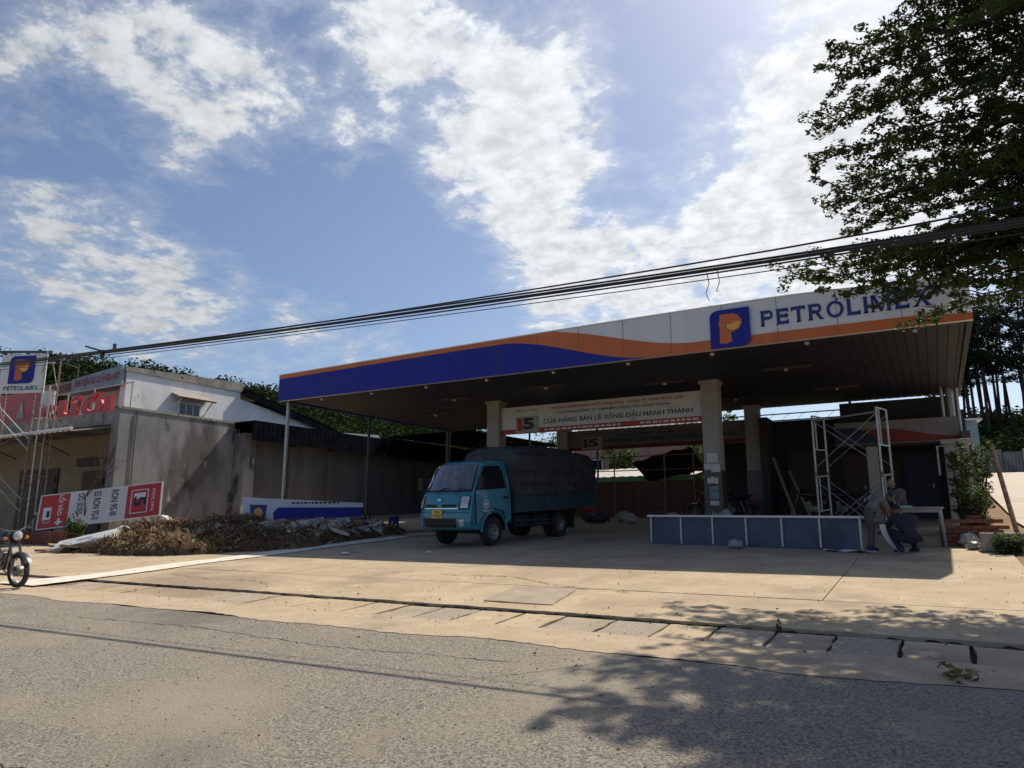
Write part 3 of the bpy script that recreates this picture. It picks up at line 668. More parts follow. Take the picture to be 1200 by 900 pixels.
solo('dark_tarpaulin', tp, mt['corr'], 'dark tarpaulin stretched beyond the red-brown boundary wall', 'tarpaulin', (-10, 30, 4))

# ------------------------------------------------------------------ garage, shed and tower on the left
XG = -24.0
gar = thing('grey_garage', 'weathered grey rendered garage with stained side wall and open front', 'building', (XG, 15, gz(0, 15)))
P('side_wall', MB().mm(XG - .22, XG, 14.3, 19.05, .4, 5.34), mt['greywall'], gar)
P('conduit', MB().tube([(XG + .03, 14.9, 5.3), (XG + .03, 14.9, 3.4), (XG + .03, 14.95, 1.2)], .018, 6), mt['dark_steel'], gar)
P('coping', MB().mm(XG - .28, XG + .03, 14.24, 19.05, 5.341, 5.42), mt['mould'], gar)
P('front_parapet', MB().mm(-44, XG - .451, 14.3, 14.5, 4.82, 5.28), mt['mould'], gar)
P('corner_pier', MB().mm(XG - .45, XG - .221, 14.295, 14.75, .4, 5.33), mt['greywall'], gar)
P('roof_slab', MB().mm(-44, XG - .23, 14.501, 19.29, 4.85, 5.0), mt['greywall'], gar)
P('rear_wall', MB().mm(-44, XG - .23, 19.3, 19.5, .4, 5.2), mt['greywall'], gar)
P('front_wall', MB().mm(-44, XG - .23, 16.2, 16.4, .4, 4.849), mt['beige'], gar)
m = MB()
for i in range(60): x = -43 + i * .31
rows = [[(-43.5 + 19.2 * i / 120, 12.9, 4.42 + .03 * (i % 2)) for i in range(121)], [(-43.5 + 19.2 * i / 120, 14.29, 4.7 + .03 * (i % 2)) for i in range(121)]]
P('awning', MB().grid(rows), mt['tinroof'], gar)
P('awning_gutter', MB().tube([(-43.6, 12.85, 4.4), (-24.2, 12.85, 4.5)], .05, 8), mt['white'], gar)
for a in (-40, -35, -30.5, -26.8): P('awning_bracket', MB().tube([(a, 12.9, 4.38), (a, 14.28, 3.85)], .025, 6), mt['dark_steel'], gar)
for (a, b, h) in ((-29.2, -27.6, 2.5), (-34, -31, 2.7), (-26.6, -25.0, 2.3)):
    d_ = P('door', MB().mm(a, b, 16.13, 16.197, .95, .95 + h), mt['wood_dark'], gar)
    for k in range(5): P('louvre', MB().mm(a + .1, b - .1, 16.09, 16.129, 1.2 + k * h * .17, 1.2 + k * h * .17 + h * .1), mt['wood_dark'], d_)
P('dark_lintel_box', MB().mm(-29.5, -25.2, 16.0, 16.198, 3.65, 3.95), mt['wood_dark'], gar)

shed = thing('long_shed', 'long dark shed with pilastered grey wall and corrugated eaves beside the canopy', 'shed', (-23.4, 28, gz(0, 28)))
XS = -23.45
P('end_pier', MB().mm(XG - .2, XS + .1, 19.06, 19.6, .6, 4.95), mt['greywall'], shed)
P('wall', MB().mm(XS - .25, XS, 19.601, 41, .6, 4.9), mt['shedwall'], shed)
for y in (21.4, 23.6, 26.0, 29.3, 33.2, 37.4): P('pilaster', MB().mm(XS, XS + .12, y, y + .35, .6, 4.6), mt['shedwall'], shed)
def eave(y0, y1, zt, zb, out):
    nn = int((y1 - y0) / .12); m = MB()
    m.grid([[(XS + out + .01 * (i % 2), y0 + (y1 - y0) * i / nn, zb) for i in range(nn + 1)], [(XS + out + .01 * (i % 2), y0 + (y1 - y0) * i / nn, zt) for i in range(nn + 1)]])
    P('eaves_sheet', m, mt['corr'], shed)
    m = MB().mm(XS - 8, XS + out - .002, y0, y1, zt - .06, zt - .02); P('roof_sheet', m, mt['corr'], shed)
eave(19.0, 26.8, 5.42, 4.62, .55); eave(26.802, 34.8, 5.50, 4.55, .75); eave(34.802, 41, 5.2, 4.5, .5)
P('loose_roof_sheet', MB().hexa([(-23.6, 24.2, 5.43), (-23.0, 24.2, 5.43), (-23.0, 26.6, 5.46), (-23.6, 26.6, 5.46)], [(-23.6, 24.2, 5.46), (-23.0, 24.2, 5.46), (-23.0, 26.6, 5.6), (-23.6, 26.6, 5.6)]), mt['steel'], shed)

wh = thing('white_house', 'white plastered two-storey house with awninged side window behind the grey garage', 'house', (-31, 22, 1.4))
XW = -30.0
P('side_wall', MB().mm(XW - .2, XW, 18.0, 24.0, 1, 7.95), mt['whitewall'], wh)
m = MB().hexa([(XW - .3, 17.9, 7.951), (XW + .06, 17.9, 7.951), (XW + .06, 24.1, 7.951), (XW - .3, 24.1, 7.951)], [(XW - .3, 17.9, 8.15), (XW + .06, 17.9, 8.15), (XW + .06, 24.1, 8.42), (XW - .3, 24.1, 8.42)])
P('parapet', m, mt['mould'], wh)
P('back_wall', MB().hexa([(XW - .2, 24.001, 1), (XW, 24.001, 1), (XW, 31, 1), (XW - .2, 31, 1)], [(XW - .2, 24.001, 7.6), (XW, 24.001, 7.6), (XW, 31, 6.5), (XW - .2, 31, 6.5)]), mt['whitewall'], wh)
nn = 60; m = MB(); m.grid([[(XW + .25 + .0, 24.1 + 7.2 * i / nn, 8.1 - 1.55 * i / nn + .04 * (i % 2)) for i in range(nn + 1)], [(XW - 9, 24.1 + 7.2 * i / nn, 8.4 - 1.5 * i / nn + .04 * (i % 2)) for i in range(nn + 1)]]); P('lean_to_roof', m, mt['corr'], wh)
P('eaves_board', MB().hexa([(XW + .2, 24.1, 7.72), (XW + .24, 24.1, 7.72), (XW + .24, 31.3, 6.2), (XW + .2, 31.3, 6.2)], [(XW + .2, 24.1, 8.08), (XW + .24, 24.1, 8.08), (XW + .24, 31.3, 6.5), (XW + .2, 31.3, 6.5)]), mt['corr'], wh)
P('front_wall', MB().mm(-38, XW - .201, 20.0, 20.2, 1, 7.79), mt['whitewall'], wh)
P('roof_slab', MB().mm(-38, XW - .201, 17.95, 26, 7.8, 7.94), mt['mould'], wh)
P('balcony_floor', MB().mm(-38, XW - .201, 18.0, 19.999, 4.6, 4.8), mt['whitewall'], wh)
P('corner_post', MB().mm(XW - .45, XW - .202, 18.02, 18.3, 4.801, 7.5), mt['whitewall'], wh)
for (a, b) in ((-33.0, -32.1), (-31.7, -31.1)):
    w_ = P('window', MB().mm(a, b, 19.93, 19.997, 5.3, 7.0), mt['green_sign'], wh); P('pane', MB().mm(a + .08, b - .08, 19.9, 19.929, 5.4, 6.9), mt['glass_dark'], w_)
w_ = P('window', MB().mm(XW + .003, XW + .07, 20.55, 21.75, 5.7, 7.0), mt['white'], wh)
for k in range(3): P('pane', MB().mm(XW + .071, XW + .085, 20.63 + k * .37, 20.93 + k * .37, 5.8, 6.9), mt['glass_dark'], w_)
aw = P('window_awning', MB().hexa([(XW, 20.2, 7.28), (XW + .62, 20.2, 7.05), (XW + .62, 22.15, 7.05), (XW, 22.15, 7.28)], [(XW, 20.2, 7.36), (XW + .66, 20.2, 7.12), (XW + .66, 22.15, 7.12), (XW, 22.15, 7.36)]), mt['rust'], wh)
for y in (20.35, 22.0): P('awning_bracket', MB().tube([(XW, y, 6.5), (XW + .3, y, 6.85), (XW + .55, y, 7.05)], .03, 6), mt['white'], aw)
# shop board on the house front
sg = thing('house_name_board', 'teal board with dark red Vietnamese capitals on the white house parapet', 'sign', (-34, 17.8, 7.3))
x0, x1 = -33.9, XW - .02
P('board', MB().hexa([(x0, 17.78, 7.32), (x1, 17.78, 7.32), (x1, 17.9, 7.32), (x0, 17.9, 7.32)], [(x0, 17.78, 7.93), (x1, 17.78, 8.20), (x1, 17.9, 8.20), (x0, 17.9, 7.93)]), mt['green_sign'], sg)
mt['maroon'] = mk('maroon_print', (.25, .012, .025), None, .5)
m = MB(); text(m, 'ẢNH VIỆN ÁO CƯỚI GIA HUY', (x0, 17.77, 7.32), (1, 0, .025), (.05, 0, 1), .2, 3.75, .1, .62, .03); P('lettering', m, mt['maroon'], sg)
for k, a in enumerate((-33.6, -31.0)):
    P('lamp_arm', MB().tube([(a, 17.85, 7.9), (a, 17.85, 8.45), (a - .1, 17.4, 8.55), (a - .5, 17.0, 8.6)], .025, 6), mt['dark_steel'], sg); P('lamp_head', MB().box((a - .6, 16.95, 8.6), (.35, .16, .08), (0, .1, .4)), mt['steel'], sg)
# red standing letters on the garage roof
rl = thing('red_roof_letters', 'large bold red standing letters on a frame above the garage roof', 'sign', (-27, 15.2, 4.98))
for k, (ch, a, w_) in enumerate((('C', -30.9, 1.3), ('Ư', -29.45, 1.5), ('Ớ', -27.85, 1.4), ('I', -26.35, .45))):
    v, f = text2d(ch, .07); ax, bx_ = min(p[0] for p in v), max(p[0] for p in v); ay, by_ = min(p[1] for p in v), max(p[1] for p in v)
    m = MB(); h_ = .68 if ch in 'CI' else .88
    m.add([(a + (p[0] - ax) / (bx_ - ax) * w_, 15.1, 5.36 + (p[1] - ay) / (by_ - ay) * h_ + .02 * k) for p in v], f)
    o = P('letter', m, mt['redpaint'], rl); q = o.modifiers.new('th', 'SOLIDIFY'); q.thickness = .12; q.offset = 0
for z_ in (5.32, 6.45): P('frame_rail', MB().tube([(-31, 15.25, z_), (-24.9, 15.25, z_ + .06)], .025, 6), mt['steel'], rl)
for a in (-30.9, -29.2, -27.4, -25.0): P('frame_post', MB().tube([(a, 15.25, 4.98), (a, 15.25, 6.5)], .025, 6), mt['steel'], rl)
# star banner further along the garage roof
sb = thing('red_roof_board', 'red board with pale arrow mark on the garage roof behind the sign tower', 'sign', (-33, 15.2, 5.2))
P('board', MB().mm(-35.5, -31.2, 15.2, 15.3, 5.5, 6.8), mt['redpaint'], sb)
P('pale_mark', MB().prism([(-.3, -.4), (.3, -.4), (.05, .4)], (-32.6, 15.17, 6.1), (1, 0, 0), (0, 0, 1), (0, 1, 0), .028), mt['cream'], sb, fixn=True)
P('side_panel', MB().mm(-31.19, -30.2, 15.22, 15.28, 5.75, 6.7), mt['whitewall'], sb)
for a in (-35.2, -33, -30.6): P('post', MB().tube([(a, 15.35, 4.98), (a, 15.35, 6.6)], .03, 6), mt['steel'], sb)

# ------------------------------------------------------------------ lattice totem with the square sign
tw = thing('sign_tower', 'tall lattice steel tower of thin pipes beside the fallen price board', 'tower', (-26.6, 13.0, gz(0, 13)))
def mast(cx, cy, w, z1, m_a, m_b):
    z0 = gz(0, cy) - .1
    k = [(cx - w, cy - w), (cx + w, cy - w), (cx + w, cy + w), (cx - w, cy + w)]
    for i, p in enumerate(k): P('mast_leg', MB().tube([(p[0], p[1], z0), (p[0], p[1], z1 - (.0 if i in (1, 2) else 1.1))], .03, 8), m_a if i % 2 else m_b, tw, smooth=40)
    z = z0 + .3; i = 0
    while z < z1 - 1.2:
        for a in range(4):
            p, q = k[a], k[(a + 1) % 4]
            P('rung', MB().tube([(p[0], p[1], z), (q[0], q[1], z)], .014, 5), m_b, tw)
            if a % 2 == 0: P('lattice_bar', MB().tube([(p[0], p[1], z), (q[0], q[1], z + 1.0)], .012, 5), m_b, tw)
        z += 1.0; i += 1
mast(-26.55, 13.1, .24, 7.35, mt['steel'], mt['rust']); mast(-29.2, 12.7, .24, 7.3, mt['steel'], mt['rust'])
for (za, zb) in ((5.7, 4.25), (5.3, 3.9), (3.55, 2.2), (3.2, 1.8)): P('brace', MB().tube([(-29.2, 12.5, za + .25), (-26.75, 12.86, zb)], .024, 6), mt['steel'], tw)
for (za, zb) in ((2.2, 3.0), (1.7, 2.4), (4.1, 5.0)): P('brace', MB().tube([(-29.2, 12.9, za), (-26.75, 13.3, zb)], .016, 6), mt['rust'], tw)
P('top_beam', MB().tube([(-29.4, 12.55, 7.62), (-26.3, 13.0, 7.34)], .05, 8), mt['dark_steel'], tw)
ts_ = thing('square_logo_sign', 'square white sign with blue logo hung on the lattice sign tower', 'sign', (-27.4, 12.7, 5.9))
ux = Vector((.93, .37, 0)).normalized(); uy = Vector((0, 0, 1)); un = ux.cross(uy); un.normalize()
if un.y > 0: un = -un
o = Vector((-27.62, 12.42, 5.78)) - ux * .30
P('board', MB().prism([(-.15, .12), (1.58, .12), (1.58, 1.50), (-.15, 1.50)], o, ux, uy, -un, .1), mt['fas_white'], ts_, fixn=True)
logo(ts_, o + ux * .22 + uy * .45 + un * .002, ux, uy, un, .98, name='logo_plate')
m = MB(); wordmark(m, 'PETROLIMEX', o + un * .01, ux, uy, .06, 1.42, .21, .36, .2); P('lettering', m, mt['logo_blue'], ts_)

# ------------------------------------------------------------------ overhead cables
def cable(name, label, pts, r, y, dz=0, dy=0, sag=0):
    n_ = 60; xs_ = [p[0] for p in pts]; zs_ = [p[1] for p in pts]; P_ = []
    for i in range(n_ + 1):
        x = xs_[0] + (xs_[-1] - xs_[0]) * i / n_; z = float(np.interp(x, xs_, zs_)); P_.append([x, y + dy, z + dz])
    for _ in range(6):
        for i in range(1, n_): P_[i][2] = .25 * P_[i - 1][2] + .5 * P_[i][2] + .25 * P_[i + 1][2]
    for i in range(n_ + 1): P_[i][2] -= sag * math.sin(math.pi * i / n_); P_[i][1] += .03 * math.sin(i * .4 + dy * 9)
    return solo(name, MB().tube(P_, r, 6), mt['wire'], label, 'cable', (pts[0][0], y, pts[0][1]), smooth=60)
base = [(-60, 7.2), (-35, 5.85), (-22, 5.22), (-16.2, 4.94), (-9.1, 4.6), (-4.67, 4.44), (-2.03, 4.34), (.97, 4.26), (6, 4.3), (20, 5.0)]
cable('overhead_cable', 'thickest black overhead cable of the bundle above the forecourt edge', base, .021, 8.0)
cable('overhead_cable', 'black cable twisted close above the thickest overhead cable', base, .013, 8.0, .035, .05, -.03)
cable('overhead_cable', 'black cable hanging slightly below the bundle over the forecourt', base, .010, 8.0, -.035, -.04, .03)
cable('overhead_cable', 'thin upper cable that parts from the bundle towards the tree', [(-60, 7.28), (-22, 5.28), (-9.1, 4.66), (-4.67, 4.56), (-2.0, 4.50), (.97, 4.46), (20, 5.4)], .011, 8.0, .0, .12)
cable('overhead_cable', 'thin slack cable sagging lowest beneath the overhead bundle', base, .006, 8.0, -.05, .1, .03)
# drooping cable ends, bracket
for k, (x, lab) in enumerate(((-2.05, 'frayed cable end dangling from the bundle above the fascia logo'), (-1.93, 'shorter cable tail dangling beside the frayed end above the fascia logo'))):
    solo('cable_tail', MB().tube([(x, 8, 4.34), (x + .02, 7.99, 4.2), (x - .03, 8.02, 4.1), (x + .01, 8, 4.0 + .1 * k)], .005, 5), mt['wire'], lab, 'cable', (x, 8, 4.0))
br = thing('cable_bracket', 'dark cable clamp bracket carried by the bundle near the sign tower', 'bracket', (-14.3, 8, 5.0))
P('bar', MB().tube([(-14.9, 8.0, 5.06), (-14.2, 8.0, 4.86), (-13.85, 8.0, 4.84)], .018, 6), mt['wire'], br); P('clamp', MB().box((-14.25, 8, 4.82), (.06, .06, .16)), mt['wire'], br); P('clamp', MB().box((-13.85, 8, 4.9), (.04, .05, .16)), mt['wire'], br)
# ------------------------------------------------------------------ truck
mt['cab'] = mk('cab_teal_paint', (.042, .225, .315), (.038, .205, .29), .32, .1, 3, coat=.5, stain=[((.06, .13, .16), 2.2, .62, .8)])
mt['cabroof'] = mt['cab']
mt['bed'] = mk('bed_dark_blue', (.02, .05, .075), (.03, .06, .085), .5, .1, 4, stain=[((.05, .05, .05), 3, .6, .75)])
mt['tarp'] = mk('black_canvas', (.033, .034, .037), (.05, .051, .053), .55, 0, 2.5, bump=.3, bscale=30)
mt['tyre'] = mk('tyre_rubber', (.02, .019, .018), (.035, .032, .03), .9, 0, 8)
mt['rim'] = mk('wheel_rim', (.28, .28, .28), (.2, .19, .18), .5, .6, 8)
mt['chassis'] = mk('chassis_black', (.018, .018, .018), None, .7)
mt['lamp'] = mk('lamp_glass', (.62, .64, .66), (.4, .42, .44), .12, .2, 14, spec=.8)
mt['amber'] = mk('amber_lens', (.6, .2, .03), None, .2)
mt['plate'] = mk('yellow_plate', (.72, .48, .08), None, .4)
mt['chrome'] = mk('chrome', (.7, .7, .7), None, .15, 1)
mt['glass'] = mk('windscreen', (.06, .068, .075), (.10, .11, .12), .06, 0, 2.2, spec=1.0, coat=1.0, stretch=(2.5, 1, .6))  # base colour lightened and streaked to imitate reflected sky
truck = thing('cargo_truck', 'teal cab cargo truck with black canvas cover parked under the canopy', 'truck')
# cab-front profile: (y forward of front axle, z, half width, corner rounding)
prof = [(.90, .42, .80, .16), (.985, .47, .83, .18), (1.03, .60, .84, .19), (1.035, .78, .845, .20), (1.0, .86, .845, .19), (.985, .98, .85, .19), (.95, 1.10, .85, .19), (.90, 1.22, .845, .18), (.85, 1.29, .835, .17),
        (.70, 1.50, .80, .15), (.58, 1.72, .775, .14), (.47, 1.90, .75, .13), (.39, 1.985, .73, .12), (.22, 2.04, .715, .10), (-.25, 2.055, .69, .08), (-.50, 2.04, .69, .05), (-.60, 1.99, .69, .02)]
def cabpt(i, q):                          # q in -1..1 across
    y, z, w, c = prof[i]; e = abs(q) ** 3.2
    return (q * w, y - c * e - .03 * q * q, z - (.04 * e if i > 11 else 0))
NX = 24
def cabrow(i): return [cabpt(i, -1 + 2 * j / NX) for j in range(NX + 1)]
mb = MB(); rows = [cabrow(i) for i in range(len(prof))]; mb.grid(rows)
for s_, j in ((-1, 0), (1, NX)):
    edge = [r_[j] for r_ in rows]
    x_ = s_ * .845
    arch = [(x_ * .985, .43 * math.cos(R(a)), .36 + .43 * math.sin(R(a))) for a in range(8, 173, 12)]
    # side skin: fan from edge polyline to a lower polyline
    back = [(s_ * .69, -.62, 1.9), (s_ * .80, -.64, 1.45), (s_ * .845, -.65, 1.2), (s_ * .845, -.65, .62), (s_ * .835, -.48, .50)]
    poly = edge + back + arch[::-1] + [(s_ * .815, .52, .42)]
    k = len(poly); bm_ = bmesh.new(); vv = [bm_.verts.new(p) for p in poly]
    bm_.faces.new(vv if s_ > 0 else vv[::-1]); bmesh.ops.triangulate(bm_, faces=bm_.faces, ngon_method='BEAUTY'); bm_.verts.index_update()
    mb.add([v.co.copy() for v in bm_.verts], [tuple(v.index for v in f.verts) for f in bm_.faces]); bm_.free()
mb.add([(-.69, -.62, 1.98), (.69, -.62, 1.98), (.845, -.65, .5), (-.845, -.65, .5)], [(0, 1, 2, 3)])
cab = P('cab', mb, mt['cab'], truck, local=True, smooth=35)
def patch(i0, i1, q0, q1, off, m, name, parent, nq=16, inset=0):
    rr = []
    for k in range(9):
        t = i0 + (i1 - i0) * k / 8; a = min(int(t), len(prof) - 2); f = t - a; row = []
        for j in range(nq + 1):
            q = q0 + (q1 - q0) * j / nq
            p = Vector(cabpt(a, q)).lerp(Vector(cabpt(a + 1, q)), f); nrm = Vector((q * .5 * abs(q) ** 2, 1, .62 if 8 <= t <= 12 else .12)).normalized(); row.append(p + nrm * off)
        rr.append(row)
    return P(name, MB().grid(rr), m, parent, local=True, smooth=50)
patch(8.05, 11.75, -.94, .94, .006, mt['chassis'], 'windscreen_seal', cab)
patch(8.25, 11.6, -.90, .90, .011, mt['glass'], 'windscreen', truck)
mt['sticker'] = mk('white_sticker', (.7, .7, .68), None, .5)
patch(10.9, 11.4, .66, .78, .016, mt['sticker'], 'windscreen_sticker', cab, 4)
patch(4.75, 5.35, -.60, -.10, .012, mt['chassis'], 'grille_slot', truck); patch(4.75, 5.35, .10, .60, .012, mt['chassis'], 'grille_slot', truck)
patch(4.45, 5.65, -.66, .66, .007, mt['cab'], 'grille_surround', cab)
patch(4.45, 4.62, -.66, .66, .014, mt['chrome'], 'grille_chrome', cab)
patch(1.1, 2.55, -.62, .62, .008, mt['chassis'], 'lower_grille', truck)
patch(1.75, 1.95, -.60, .60, .02, mt['dark_steel'], 'grille_bar', cab)
patch(3.55, 3.68, -.97, .97, .004, mt['chassis'], 'bumper_seam', cab); patch(7.55, 7.66, -.93, .93, .004, mt['chassis'], 'panel_seam', cab)
for q in (-.82, .82):
    hl = patch(4.3, 6.9, q - .135, q + .135, .012, mt['chassis'], 'headlight', truck, 8); patch(4.6, 6.3, q - .10, q + .10, .02, mt['lamp'], 'lens', hl, 6); patch(6.3, 6.8, q - .1, q + .1, .02, mt['chrome'], 'indicator', hl, 4)
    patch(1.35, 2.4, (q * .95) - .06, (q * .95) + .06, .014, mt['lamp'], 'fog_lamp', truck, 4)
bd = MB(); bd.prism([(.07 * math.cos(R(a)), .035 * math.sin(R(a))) for a in range(0, 360, 30)], (0, .962, 1.12), (1, 0, 0), (0, -.3, 1), (0, 1, .3), .02); P('badge', bd, mt['chrome'], truck, local=True)
npl = P('number_plate', MB().box((.02, 1.045, .80), (.33, .02, .19)), mt['plate'], truck, local=True)
m = MB(); text(m, '49H', (0, 1.057, .80), (-1, 0, 0), (0, 0, 1), -.1, .07, .015, .075, .02); text(m, '174.87', (0, 1.057, .80), (-1, 0, 0), (0, 0, 1), -.15, .12, -.075, -.005, .02); P('plate_number', m, mt['navy'], npl, local=True)
for s_ in (-1, 1):
    # side window, door seam, handle, mirror, wiper
    sw = [(.50, 1.42), (.30, 1.74), (.17, 1.90), (-.36, 1.91), (-.46, 1.78), (-.49, 1.36), (.50, 1.33)]
    def sx(z): return s_ * (np.interp(z, [.4, 1.2, 1.9, 2.05], [.845, .848, .722, .69]) + .004)
    dr = P('door', MB().add([(sx(z), y, z) for y, z in [(.62, 1.30), (.45, 1.62), (.2, 1.95), (-.44, 1.955), (-.54, 1.75), (-.57, 1.2), (-.57, .66), (-.43, .62), (-.36, .80), (0, .90), (.3, .84), (.5, .62), (.62, .55)]], [tuple(range(13)) if s_ > 0 else tuple(range(12, -1, -1))]), mt['cab'], truck, local=True)
    ol = [(.62, 1.30), (.45, 1.62), (.2, 1.95), (-.44, 1.955), (-.54, 1.75), (-.57, 1.2), (-.57, .66), (-.43, .62), (-.36, .80), (0, .90), (.3, .84), (.5, .62), (.62, .55), (.62, 1.30)]
    P('door_seam', MB().tube([(sx(z) + s_ * .001, y, z) for y, z in ol], .007, 5, False), mt['chassis'], dr, local=True)
    P('window', MB().add([(sx(z) + s_ * .007, y, z) for y, z in sw], [tuple(range(7)) if s_ > 0 else tuple(range(6, -1, -1))]), mt['glass_dark'], dr, local=True)
    P('handle', MB().box((s_ * .865, -.46, 1.13), (.03, .14, .05)), mt['chassis'], dr, local=True)
    P('quarter_window', MB().tube([(sx(1.36) * 1.004, .56, 1.37), (sx(1.9) * 1.004, .19, 1.9)], .012, 5), mt['chassis'], dr, local=True)
    if s_ < 0 or True:
        cr = MB(); cr.prism([(.11 * math.cos(R(a)), .11 * math.sin(R(a))) for a in range(0, 360, 20)], (s_ * .853, .28, 1.0), (0, 1, 0), (0, 0, 1), (s_, 0, 0), .004); cc = P('door_emblem', cr, mt['sticker'], dr, local=True)
        cr = MB(); cr.prism([(.085 * math.cos(R(a)), .085 * math.sin(R(a))) for a in range(0, 360, 20)], (s_ * .858, .28, 1.0), (0, 1, 0), (0, 0, 1), (s_, 0, 0), .002); P('emblem_disc', cr, mt['cab'], truck, local=True)
        cr = MB(); cr.prism([(-.05, -.04), (.05, -.04), (.05, .02), (0, .06), (-.05, .02)], (s_ * .861, .28, 1.0), (0, 1, 0), (0, 0, 1), (s_, 0, 0), .002); cr.prism([(-.1, -.17), (.1, -.17), (.1, -.14), (-.1, -.14)], (s_ * .853, .28, 1.0), (0, 1, 0), (0, 0, 1), (s_, 0, 0), .003); P('emblem_house', cr, mt['sticker'], truck, local=True)
    mr_ = P('mirror', MB().box((s_ * 1.0, .62, 1.50), (.17, .09, .32)), mt['chassis'], truck, local=True, bevel=.035)
    P('mirror_arm', MB().tube([(s_ * .80, .60, 1.35), (s_ * .93, .66, 1.36), (s_ * .98, .63, 1.42)], .018, 6).tube([(s_ * .77, .45, 1.62), (s_ * .95, .6, 1.62)], .014, 6), mt['chassis'], mr_, local=True)
    P('wheel_arch', MB().tube([(s_ * .85, .45 * math.cos(R(a)), .36 + .45 * math.sin(R(a))) for a in range(0, 181, 12)], .03, 6), mt['cab'], truck, local=True)
    P('mud_guard', MB().grid([[(x * s_, .44 * math.cos(R(a)), .36 + .44 * math.sin(R(a))) for a in range(0, 181, 12)] for x in (.45, .84)]), mt['chassis'], truck, local=True)
for (x, l) in ((-.38, .42), (.22, .5)):
    P('wiper', MB().tube([(x, .875, 1.30), (x - l * .45, .80, 1.40), (x - l, .80, 1.345)][::1], .012, 5), mt['chassis'], truck, local=True)
def wheel(x, y, r, w, s_, par, dual=False):
    o = P('wheel', MB().lathe([(.07, s_ * .0), (.12, s_ * .03), (r * .5, s_ * .05)], (x, y, r), (1, 0, 0), 24), mt['rim'], par, local=True, smooth=40)
    for k in ((0, -1) if dual else (0,)):
        xo = x + k * s_ * (w + .03)
        P('tyre', MB().lathe([(r * .60, -w / 2 + .01), (r * .70, -w / 2), (r * .93, -w / 2 + .005), (r, -w / 2 + .04), (r, w / 2 - .04), (r * .93, w / 2 - .005), (r * .70, w / 2), (r * .60, w / 2 - .01), (r * .6, -w / 2 + .01)], (xo, y, r), (1, 0, 0), 32), mt['tyre'], o, local=True, smooth=40)
    pr = [(0, .02), (.055, .02), (.07, -.0), (.10, -.01), (r * .46, .02), (r * .55, .05), (r * .60, .07), (r * .60, -.05)] if not dual else [(0, -.02), (.08, -.02), (.09, -.07), (r * .5, -.09), (r * .56, .05), (r * .6, .06), (r * .6, -.05)]
    P('rim', MB().lathe([(a, b * s_) for a, b in pr], (x, y, r), (1, 0, 0), 28), mt['rim'], o, local=True, smooth=40)
    m = MB()
    for k in range(6): a = k * math.pi / 3; m.lathe([(.016, 0), (.016, s_ * .02), (0, s_ * .02)], (x + (.02 if not dual else -.05) * s_, y + .115 * math.cos(a), r + .115 * math.sin(a)), (1, 0, 0), 6)
    P('wheel_nuts', tagm(m), mt['chassis'], o, local=True)
    m = MB()
    for k in range(10): a = k * math.pi / 5; m.box((x + (.03 if not dual else -.07) * s_, y + .155 * math.cos(a), r + .155 * math.sin(a)), (.012, .04, .028), (a, 0, 0))
    P('rim_slots', tagm(m), mt['chassis'], o, local=True)
def tagm(m): return m
for s_ in (-1, 1):
    wheel(s_ * .74, 0, .345, .19, s_, truck); wheel(s_ * .72, -2.78, .335, .175, s_, truck, True)
P('chassis_rail', MB().box((-.36, -1.9, .60), (.08, 4.4, .16)), mt['chassis'], truck, local=True); P('chassis_rail', MB().box((.36, -1.9, .60), (.08, 4.4, .16)), mt['chassis'], truck, local=True)
for y in (0, -2.78): P('axle', MB().tube([(-.7, y, .34), (.7, y, .34)], .06, 8), mt['chassis'], truck, local=True)
P('fuel_tank', MB().box((.58, -1.35, .52), (.34, .8, .32)), mt['chassis'], truck, local=True, bevel=.05); P('battery_box', MB().box((-.58, -1.2, .52), (.34, .6, .3)), mt['chassis'], truck, local=True, bevel=.03)
P('tool_box', MB().box((-.62, -1.95, .5), (.3, .6, .28)), mt['chassis'], truck, local=True, bevel=.02); P('side_guard', MB().tube([(-.84, -.75, .55), (-.84, -2.25, .5)], .025, 6).tube([(-.84, -.75, .42), (-.84, -2.25, .40)], .02, 6), mt['bed'], truck, local=True)
P('front_suspension', MB().tube([(-.5, .35, .38), (.5, .35, .38)], .035, 6).tube([(-.45, .6, .42), (-.45, -.6, .42)], .03, 6).tube([(.45, .6, .42), (.45, -.6, .42)], .03, 6), mt['chassis'], truck, local=True)
for s_ in (-1, 1):
    P('mud_flap', MB().box((s_ * .68, -3.28, .42), (.42, .015, .42)), mt['chassis'], truck, local=True); P('rear_lamp', MB().box((s_ * .7, -4.35, .62), (.3, .06, .12)), mt['red'], truck, local=True)
P('bed_floor', MB().box((0, -2.52, .80), (1.86, 3.62, .12)), mt['bed'], truck, local=True)
for s_ in (-1, 1):
    for k in range(3):
        y = -.72 - 1.2 * k - .6; bs = P('drop_side', MB().box((s_ * .92, y, 1.06), (.04, 1.19, .40)), mt['bed'], truck, local=True)
        for z in (.93, 1.06, 1.19): P('side_rib', MB().box((s_ * .945, y, z), (.012, 1.15, .025)), mt['bed'], bs, local=True)
    for k in range(4): P('stake_post', MB().box((s_ * .90, -.735 - k * 1.19, 1.25), (.05, .06, .85)), mt['bed'], truck, local=True)
    for z in (1.38, 1.55): P('stake_rail', MB().box((s_ * .885, -2.52, z), (.03, 3.6, .08)), mt['bed'], truck, local=True)
P('headboard', MB().box((0, -.735, 1.3), (1.82, .05, .95)), mt['bed'], truck, local=True); P('tailboard', MB().box((0, -4.32, 1.08), (1.86, .05, .45)), mt['bed'], truck, local=True)
